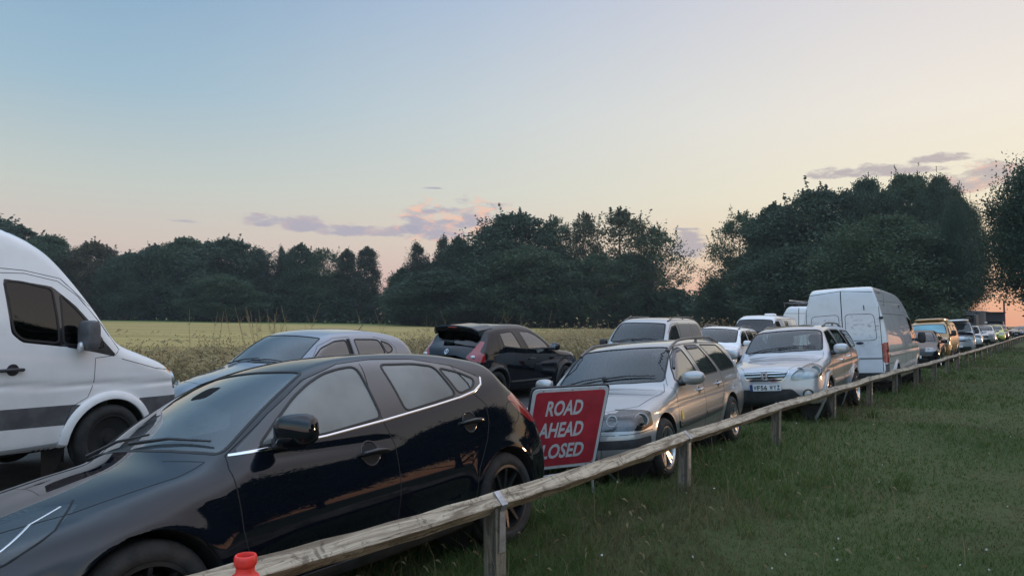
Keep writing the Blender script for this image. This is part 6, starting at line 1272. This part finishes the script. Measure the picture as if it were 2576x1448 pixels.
    c.ribbon('door_trim', M['ltgrey'], par, 'rear', [(-.82, .955), (.82, .955)], .04, .01)
    (p,), (n,) = c.hit('rear', .36, 1.30); q = Vector(n).to_track_quat('Z', 'Y').to_euler()
    mb = MB(); ring = [(math.cos(a)*.095, math.sin(a)*.038) for a in np.linspace(0, 2*math.pi, 25)[:-1]]
    bd = MB().prism(ring, 0, .006, 'yz').build('badge', M['alloy'], par, loc=p, rot=(0, 0, 0)); MB().prism([(a*.86, b*.8) for a, b in ring], .004, .009, 'yz').build('badge_field', mat('badge_navy', (.02, .03, .06), .3), bd)
    MB().blob(p+np.array([.01, .5, .58]), (.05, .09, .07), 4, 6).build('hinge', M['plastic'], par, smooth=True)
    (p,), (n,) = c.hit('rear', -.02, 1.02); MB().blob(p, (.05, .16, .05), 4, 6).build('door_handle', M['plastic'], par, smooth=True)
    for zz in (2.35,):
        for sg in (1,):
            (p,), (n,) = c.hit('rear', sg*.50, 2.14); MB().box(p, (.03, .014, .12)).build('washer_jet', M['under'], par)
    for sg in (-1, 1):
        mb = MB(); c.ribbon('x', None, None, 'side', [(4.90+.455*math.cos(a), .35+.455*math.sin(a)) for a in np.linspace(.0, 3.1, 26)], .06, .02, sg, mb=mb); mb.build('arch_trim', M['vwhite'], par, smooth=True)
        MB().blob((1.30, sg*1.13, 1.34), (.14, .19, .32), 4.5, 10).build('door_mirror', M['plastic'], par, smooth=True)
        MB().blob((1.26, sg*1.0, 1.28), (.10, .20, .10), 3, 8).build('mirror_arm', M['plastic'], par, smooth=True)
        c.ribbon('side_moulding', M['vwhite'], par, 'side', [(2.1, .98), (3.3, .985), (6.0, .99)], .06, .016, sg)
        MB().blob((6.24, sg*.68, .46), (.10, .5, .16), 4, 8).build('bumper_step', M['plastic'], par, smooth=True)
    # tow bar and step
    MB().tube([(6.0, 0, .42), (6.38, 0, .42), (6.4, 0, .52)], .025, 8).build('tow_bar', M['under'], par, smooth=True)
    plate(par, (6.27, -.45, 1.02), (0, 0, math.pi/2), None)
    MB().box((2.7, 0, 1.4), (.04, 1.6, 1.7)).build('bulkhead', M['lining'], par); cabin(c, par, [1.9], .95, .5, 2.0, 1.05)
    return par

def rack_van():
    sil = [(.12, .34), (.0, .45), (-.01, .8), (.05, .98), (.2, 1.08), (.55, 1.22), (.72, 1.32), (1.0, 1.7), (1.35, 2.1), (1.65, 2.32), (2.0, 2.40), (2.5, 2.43), (4, 2.44), (5.0, 2.43), (5.15, 2.34), (5.2, 1.8), (5.24, .9), (5.25, .5), (5.1, .36), (3, .34)]
    sp = dict(sil=sil, L=5.25, hw=.97, wheels=[(.98, .35), (4.3, .35)], xw=.75, arch=.42, wr=.78, kb=.97, zm=.85, z0=.3, crown=.04, belt=[(0, 1.05), (1.2, 1.2), (6, 1.25)], af=.12, lf=.7, ar=.02, lr=.3, sn=.18, sw=.14, st=.01, rad=.12, radn=.07, bulge=.04, res=.06, ny=9, h=.03, sig=1.2, wz=1.3)
    def ex(c, par):
        rk = MB()
        for sg in (-1, 1):
            rk.tube([(1.9, sg*.72, 2.60), (5.0, sg*.72, 2.60)], .02, 6)
            for x in (2.1, 3.4, 4.8): rk.tube([(x, sg*.72, 2.38), (x, sg*.72, 2.60)], .018, 6)
        for x in np.linspace(2.0, 4.95, 6): rk.tube([(x, -.72, 2.60), (x, .72, 2.60)], .016, 6)
        rk.build('roof_rack', M['rail'], par, smooth=True)
        MB().tube([(5.6, -.3, 2.70), (2.6, .2, 2.64)], .03, 8).build('roller_bar', M['alloy'], par, smooth=True)
        MB().blob((2.5, .15, 2.70), (.9, .6, .22), 3.5, 8).build('roof_vent', M['white'], par, smooth=True)
        lines(c, par, side=[[(5.2, 1.9), (2.2, 1.9)], [(3.3, 2.1), (3.3, .5)]], w_=.012); seam(c, par, [('rear', [(0, .62), (0, 2.35)], 1, .03), ('rear', [(-.78, 2.1), (.78, 2.1)], 1, .015), ('rear', [(-.78, 1.25), (.78, 1.25)], 1, .012)], 'door_gap')
    generic('van', 'white van with ladder rack and roof vent, half hidden by the large white van', 'van', (16.4, 37.5, 235, -.05, .5), sp, [[(.95, 1.34), (1.2, 1.68), (1.5, 1.9), (1.95, 1.92), (1.98, 1.26)]], 'white', .35, 'steel', FAR, top=[(.75, 0), (.80, .5), (.92, .76), (1.25, .72), (1.5, .66), (1.46, 0)], extra=ex, plate_=False, mir=(1.2, .95, 1.5, (.14, .2, .36), 'plastic'), tail=[(5.05, 1.3), (5.4, 1.3), (5.4, .85), (5.1, .85)])

def far_cars():
    def hb(label, p, body, k=1.0, group=ROW, res=.07, mirc=None, gm={}, name='hatchback', **kw):
        return generic(name, label, 'car', p, hatch_spec(res, k, **kw), hatch_wins(k), body, .31, 'five', group, top=hatch_top(k), lamps=HL, doors=hd(k), mir=(1.40*k, .84, 1.02, (.14, .22, .15), mirc or body), cab=([2.0*k, 2.8*k], .5, .35, 1.4, 1.3*k), tail=[(3.7*k, 1.05), (4.2*k, 1.05), (4.2*k, .8), (3.75*k, .8)], gm=gm)
    hb('black hatchback tucked between the big white van and the gold camper van', (15.5, 27.4, 55, -.10, -4), 'black', 1.0, res=.05, gm=dict(side_window='sglass'))
    hb('white hatchback with a dark lower grille, just past the silver camper van', (29.5, 46.1, 56, .08, -3), 'white', 1.08)
    hb('light grey hatchback parked beyond the white hatchback, mostly hidden', (34.6, 52.3, 56, .1, -3), 'ltgrey')
    hb('lime yellow hatchback near the far end of the parked row', (40.2, 59.4, 56, .1, -3), 'lime')
    hb('red hatchback behind the lime yellow one at the far end of the row', (45.3, 66.3, 56, .15, -3), 'red')
    hb('dark SUV with a pale bumper strip, nearest the thin pole', (65.5, 94.0, 12, .0, 0), 'dark', 1.15, 'vehicles on the skyline at the far right', name='suv')
    hb('black SUV cut off by the right edge, beside the dark SUV', (60.9, 86.0, 15, .0, 0), 'black', 1.15, 'vehicles on the skyline at the far right', name='suv')
    # motorhome behind the gold camper: pale roof with a boxy vent
    def ex(c, par): MB().blob((3.4, -.1, 2.43), (.5, .5, .26), 6, 8).build('roof_vent', M['white'], par, smooth=True)
    camper('white motorhome whose roof and box vent show above the gold camper van', (42.5, 73.0, 56, .15, 0), 'white', 2.32, FAR, extra=ex, n=.2)
    # dark camper with a raised canvas roof
    def ex2(c, par):
        V = [(1.0, -.74, 1.95), (4.3, -.74, 1.95), (4.3, .74, 1.95), (1.0, .74, 1.95), (1.05, -.78, 2.84), (4.45, -.78, 2.86), (4.45, .78, 2.86), (1.05, .78, 2.84)]
        cn = MB().add(V, [(0, 1, 5, 4), (1, 2, 6, 5), (2, 3, 7, 6), (3, 0, 4, 7)]).build('roof_tent', M['canvas'], par)
        MB().box((2.75, 0, 2.88), (3.7, 1.8, .07)).build('tent_lid', M['dark'], cn)
        arch = [(-.36, 0), (.36, 0)]+[(.36*math.cos(a), .12+.36*math.sin(a)) for a in np.linspace(0, math.pi, 14)]
        MB().prism(arch, -.01, .01, 'yz').build('tent_window', M['canvasl'], cn, loc=(1.02, 0, 2.0), rot=(0, R(5), 0))
    camper('dark camper van with a raised canvas roof tent and pale arched window', (47.4, 69.8, 56, -.05, 0), 'dark', 1.99, 'vehicles on the skyline at the far right', extra=ex2, mirc='dark')
    # dark horsebox-like lorry
    par = pose('lorry', 'long dark box lorry standing behind the far end of the parked row', 'lorry', (51.2, 80.0, 45, .0, 0), 'vehicles on the skyline at the far right')
    MB().blob((3.6, 0, 1.95), (7.0, 2.6, 2.4), 14, 10).build('box_body', M['canvas'], par, smooth=True); MB().blob((-.5, 0, 1.75), (1.7, 2.2, 2.1), 7, 10).build('cab', M['canvas'], par, smooth=True)
    MB().box((-1.36, 0, 2.2), (.03, 1.8, .8)).build('windscreen', M['tglass'], par); MB().box((3.4, 0, .75), (7.6, 1.0, .25)).build('chassis', M['under'], par)
    for x in (-.3, 4.6, 6.0):
        for sg in (-1, 1): wheel(par, x, sg*1.0, .45, 'steel', sg, .26)
# ------------------------------------------------------------------ birdsmouth rail fence
def wood(name, c0, c1, axis=0):
    m = bpy.data.materials.new(name); m.use_nodes = True; t = NT(m.node_tree); b = t.n['Principled BSDF']; tc = t.new('ShaderNodeTexCoord').outputs['Object']
    mp = t.new('ShaderNodeMapping'); t.l.new(tc, mp.inputs[0]); s_ = [16, 16, 16]; s_[axis] = 1.1; mp.inputs['Scale'].default_value = s_
    g1 = t.noise(mp.outputs[0], 1.3, 8, .72, .8); g2 = t.noise(tc, 13.0, 6, .7, .8); s2 = [60, 60, 60]; s2[axis] = 2.2; m2 = t.new('ShaderNodeMapping'); t.l.new(tc, m2.inputs[0]); m2.inputs['Scale'].default_value = s2; cr = t.noise(m2.outputs[0], 1.0, 4, .6, .3)
    col_ = t.mix(t.smooth(g1, .40, .60), (*c0, 1), (*c1, 1)); col_ = t.mix(t.m('MULTIPLY', t.smooth(g2, .53, .64), .7), col_, (*[v*.38 for v in c0], 1)); col_ = t.mix(t.m('MULTIPLY', t.smooth(cr, .36, .30), .8), col_, (.018, .014, .010, 1))
    t.put(b.inputs['Base Color'], col_); b.inputs['Roughness'].default_value = .85; bp = t.new('ShaderNodeBump'); bp.inputs['Strength'].default_value = .9; bp.inputs['Distance'].default_value = .006; t.put(bp.inputs['Height'], t.m('ADD', g1, cr)); t.put(b.inputs['Normal'], bp.outputs[0]); return m
wrail = wood('weathered_rail_wood', (.15, .112, .076), (.43, .355, .262)); wpost = wood('post_wood', (.085, .072, .055), (.19, .16, .115), 2)
galv = mat('galvanised_strap', (.36, .37, .39), .42, .7, var=(14, .7, 1.2), bump=(40, .15))
seg_ = np.linalg.norm(np.diff(FP, axis=0), axis=1); cu_ = np.r_[0, np.cumsum(seg_)]; k8 = cu_[9]; ts = list(cu_[1:10])+list(np.arange(k8+3.0, cu_[-2]+14, 3.0)); PT = [Vector((np.interp(v, cu_, FP[:, 0]), np.interp(v, cu_, FP[:, 1]), 0)) for v in ts]
fence = thing('fence', 'low weathered timber rail fence on short posts with metal straps', 'fence', PT[0])
a_ = .098; dg = a_/math.sqrt(2); RZ = .58-dg
hs = [RZ+random.uniform(-.012, .012) for _ in PT]; hs[1] = RZ+.012; hs[2] = RZ
for i in range(len(PT)-1):
    p, q = PT[i].copy(), PT[i+1].copy(); p.z = hs[i]; q.z = hs[i+1]; d_ = q-p; L_ = d_.length; nseg = 14 if i < 6 else 5
    X = d_.normalized(); Yv = Vector((0, 0, 1)).cross(X).normalized(); Zv = X.cross(Yv); V = []; rot_ = random.uniform(-.04, .04)
    for k in range(nseg+1):
        u = k/nseg; wv = .006*math.sin(u*7+i*2)+.004*math.sin(u*15+i); sg = -.012*math.sin(math.pi*u); gap = .004 if k == 0 else (-.004 if k == nseg else 0)
        for c_ in range(8):   # chamfered square turned on its corner
            ang = math.pi/4*c_+math.pi/8+rot_*u; base_ = c_//2*math.pi/2; 
            rad = dg; co = [(1, .04), (.04, 1), (-.04, 1), (-1, .04), (-1, -.04), (-.04, -1), (.04, -1), (1, -.04)][c_]
            jy = .0025*math.sin(k*3.1+c_*1.7+i); V.append((u*L_+gap, co[0]*dg*.96+wv+jy, co[1]*dg*.96+sg+jy))
    F_ = [(k*8+c_, k*8+8+c_, k*8+8+(c_+1) % 8, k*8+(c_+1) % 8) for k in range(nseg) for c_ in range(8)]+[tuple(range(8)), tuple(range(nseg*8+7, nseg*8-1, -1))]
    o = link('rail', mesh('rail', V, F_, wrail), fence); o.matrix_parent_inverse = Matrix.Identity(4)
    o.location = p-PT[0]; o.rotation_euler = Matrix((X, Yv, Zv)).transposed().to_euler()
pm_ = None
for i, p in enumerate(PT):
    t_ = (PT[min(i+1, len(PT)-1)]-PT[max(i-1, 0)]).normalized(); ang = math.atan2(t_.y, t_.x); h_ = hs[i]; w_ = .05
    lean = random.uniform(-.03, .03) if i != 1 else -.02
    zt = h_+.02; vz = h_-dg*.85
    V = [(-w_, -w_, -.3), (w_, -w_, -.3), (w_, w_, -.3), (-w_, w_, -.3), (-w_, -w_, vz+.045), (w_, -w_, vz+.045), (w_, w_, vz+.045), (-w_, w_, vz+.045), (-w_, 0, vz-.005), (w_, 0, vz-.005)]
    F_ = [(0, 1, 5, 4)[::1], (1, 2, 6, 9, 5), (2, 3, 7, 6), (3, 0, 4, 8, 7), (4, 5, 9, 8), (8, 9, 6, 7), (3, 2, 1, 0)]
    po = link('post', mesh('post', V, F_, wpost), fence, p-PT[0], (lean, random.uniform(-.015, .015), ang))
    # galvanised strap over the rail and down both sides of the post
    st = MB(); sw = .028; e = .0035; pr = [(-w_-e, h_-.30), (-w_-e, h_-.045), (-dg-e, h_), (0, h_+dg+e), (dg+e, h_), (w_+e, h_-.045), (w_+e, h_-.30)]
    V = []
    for (yy_, zz_) in pr:
        for xx_ in (-sw, sw): V.append((xx_, yy_, zz_))
    pr2 = [(y_*(1-.045) if abs(y_) > .03 else y_, z_-.003) for y_, z_ in pr]
    for (yy_, zz_) in pr2:
        for xx_ in (-sw, sw): V.append((xx_, yy_, zz_))
    n = len(pr); F_ = []
    for k in range(n-1): F_ += [(2*k, 2*k+1, 2*k+3, 2*k+2), (2*n+2*k, 2*n+2*k+2, 2*n+2*k+3, 2*n+2*k+1), (2*k, 2*k+2, 2*n+2*k+2, 2*n+2*k), (2*k+1, 2*n+2*k+1, 2*n+2*k+3, 2*k+3)]
    F_ += [(0, 2*n, 2*n+1, 1), (2*n-2, 2*n-1, 4*n-1, 4*n-2)]
    link('strap', mesh('strap', V, F_, galv), fence, p-PT[0], (0, 0, ang))
# ------------------------------------------------------------------ road sign
sg_ = thing('road_sign', 'red ROAD AHEAD CLOSED sign with white border, between the black hatchback and silver estate', 'sign', (.53, 6.78, 0))
yaw, ln, rl, sw_, sh_ = R(25.14), R(-19.8), R(1.2), .805, .843
n_ = Vector((math.sin(yaw), -math.cos(yaw), 0)); rt_ = Vector((math.cos(yaw), math.sin(yaw), 0)); up_ = Vector((0, 0, math.cos(ln)))-n_*math.sin(ln); r2 = rt_*math.cos(rl)+up_*math.sin(rl); u2 = -rt_*math.sin(rl)+up_*math.cos(rl); fwd = r2.cross(u2)  # faces the camera: -local y
Msg = Matrix((r2, -fwd, u2)).transposed(); eul = Msg.to_euler(); ctr = Vector((.522-.53, 6.764-6.78, .656))
def rr_rect(w_, h_, r_): return [tuple(v) for v in rpoly([(-w_/2, -h_/2), (w_/2, -h_/2), (w_/2, h_/2), (-w_/2, h_/2)], r_, 6)]
signw = mat('reflective_white', (.55, .57, .60), .35, var=(9, .9, 1.05)); signr = mat('reflective_red', (.40, .030, .050), .38, var=(7, .85, 1.1), coat=.3)
pn = MB().prism(rr_rect(sw_+.03, sh_+.03, .06), .012, .028).build('panel_frame', M['plastic'], sg_, loc=ctr, rot=eul)
pb = MB().prism(rr_rect(sw_, sh_, .055), .0, .011).build('panel', signw, sg_, loc=ctr, rot=eul)
MB().prism(rr_rect(sw_-.065, sh_-.065, .04), -.003, -.0005).build('red_face', signr, pb)
for i, (tx, dx_) in enumerate((('ROAD', .0), ('AHEAD', .0), ('CLOSED', -.0))):
    z_ = (.222, -.004, -.23)[i]; size_ = .235; fw_ = (.385, .475, .565)[i]
    o = text_mesh(tx, size_, signw, pb, 'lettering', (-.045, -.0045, z_), bold=.0065, shear=.06, fit=(fw_, .158))
bl = MB()
for x_ in (-.3, 0, .3):
    for z_ in (-sh_/2+.018, sh_/2-.018): bl.lathe([(.008, -.004), (.001, -.006)], 10, 'y', (x_, 0, z_))
bl.build('rivets', galv, pb)
fr = MB(); lb = ctr+Msg@Vector((-.34, .04, -.42)); rb = ctr+Msg@Vector((.36, .04, -.42)); lt = ctr+Msg@Vector((-.34, .04, -.30)); rtp = ctr+Msg@Vector((.36, .04, -.30))
for nm_, a1, b1 in (('leg', lt, lb+Vector((-.05, -.04, -.28))), ('leg', rtp, rb+Vector((.04, -.05, -.30))), ('leg', rtp, rb+Vector((.34, .42, -.29))), ('leg', lt, lb+Vector((.12, .50, -.29)))):
    a1 = Vector(a1); b1 = Vector(b1); b1.z = .0; MB().tube([a1, b1], .013, 6).build('leg', galv, sg_)
MB().tube([lb+Vector((-.02, -.02, -.10)), rb+Vector((.06, .0, -.06))], .012, 6).build('cross_bar', galv, sg_)
MB().tube([rb+Vector((.0, .0, -.06)), rb+Vector((.26, .30, -.16))], .010, 6).build('cross_bar', galv, sg_)
# ------------------------------------------------------------------ traffic cone
cn = thing('traffic_cone', 'bright red plastic cone poking up in front of the wooden rail', 'cone', (-1.04, 2.86, 0))
cm = mat('cone_plastic', (.74, .038, .028), .45, var=(20, .8, 1.15))
MB().lathe([(.165, .03), (.15, .05), (.060, .62), (.052, .665), (.040, .672), (.036, .682), (.036, .700), (.041, .706), (.0435, .712), (.0435, .738), (.040, .745), (.034, .746), (.032, .74), (.030, .60)], 40, 'z').build('body', cm, cn, smooth=True)
MB().prism(rr_rect(.40, .40, .07), 0, .03, 'xy').build('base', cm, cn); MB().lathe([(.104, .36), (.088, .46), (.086, .46), (.102, .36)], 40, 'z').build('reflective_sleeve', signw, cn, smooth=True)
# ------------------------------------------------------------------ pole and person at the far end
pp = MB().tube([(0, 0, 0), (.02, 0, 2.2), (-.03, 0, 4.2)], [.09, .085, .08], 10).build('pole', mat('faded_maroon_paint', (.16, .035, .05), .6, var=(3, .7, 1.3)), None, smooth=True, label='thin maroon pole standing against the orange sky at the right', category='pole'); pp.location = (51.9, 75.0, 0)
# ---- even haze between the camera and the wood
def haze():
    m = bpy.data.materials.new('haze'); m.use_nodes = True; t = NT(m.node_tree); t.n.remove(t.n['Principled BSDF']); v = t.new('ShaderNodeVolumePrincipled'); v.inputs['Color'].default_value = (.78, .88, .93, 1); v.inputs['Density'].default_value = .00034; v.inputs['Anisotropy'].default_value = .2; t.l.new(v.outputs[0], t.n['Material Output'].inputs['Volume'])
    MB().box((0, 165, 18), (760, 660, 40)).build('haze', m, None, kind='stuff', label='thin evening haze over the field', category='haze')
def person(loc, rz):
    pe = thing('person', 'standing person in a pale blue top and white cap beside the dark camper van', 'person', loc, (0, 0, rz))
    J = [((0, 0, .96), .15), ((0, 0, 1.15), .135), ((0, .0, 1.38), .155), ((0, 0, 1.50), .06), ((0, -.01, 1.60), .085), ((0, -.01, 1.72), .085), ((.19, 0, 1.42), .06), ((.25, -.02, 1.15), .045), ((.24, -.10, .92), .032), ((.24, -.13, .84), .035), ((-.19, 0, 1.42), .06), ((-.25, -.02, 1.15), .045), ((-.22, -.12, .93), .032), ((-.22, -.15, .85), .035), ((.10, 0, .88), .095), ((.11, -.01, .48), .065), ((.11, .01, .08), .045), ((.11, -.12, .03), .04), ((-.10, 0, .88), .095), ((-.12, .03, .48), .065), ((-.12, .04, .08), .045), ((-.12, -.09, .03), .04)]
    E_ = [(0, 1), (1, 2), (2, 3), (3, 4), (4, 5), (2, 6), (6, 7), (7, 8), (8, 9), (2, 10), (10, 11), (11, 12), (12, 13), (0, 14), (14, 15), (15, 16), (16, 17), (0, 18), (18, 19), (19, 20), (20, 21)]
    me = bpy.data.meshes.new('body'); me.from_pydata([j[0] for j in J], E_, []); bm_ = mat('skin_and_jeans', (.28, .18, .13), .7); me.materials.append(bm_); o = link('body', me, pe); md = o.modifiers.new('skin', 'SKIN'); me.skin_vertices or None
    if not me.skin_vertices: me.attributes.new('skin', 'FLOAT', 'POINT')
    try:
        for i, j in enumerate(J): me.skin_vertices[0].data[i].radius = (j[1], j[1]*.8)
        me.skin_vertices[0].data[0].use_root = True
    except Exception: pass
    o.modifiers.new('sub', 'SUBSURF').levels = 2
    MB().blob((0, 0, 1.24), (.46, .27, .56), 3.2, 10).build('shirt', mat('pale_blue_cotton', (.30, .36, .46), .8), pe, smooth=True); MB().blob((0, .0, .50), (.40, .26, .98), 4, 10).build('trousers', mat('dark_cotton', (.03, .03, .04), .8), pe, smooth=True)
    MB().blob((0, -.02, 1.78), (.20, .26, .12), 2.5, 8).build('cap', mat('white_cotton', (.6, .6, .6), .8), pe, smooth=True)
for fn in (black_hatch, white_van_left, silver_hatch, crossover, estate, suv, small_van, white_suv, gold_camper, old_camper, silver_camper, big_white_van, rack_van, far_cars): fn()
person((40.6, 61.0, 0), R(20))
haze()
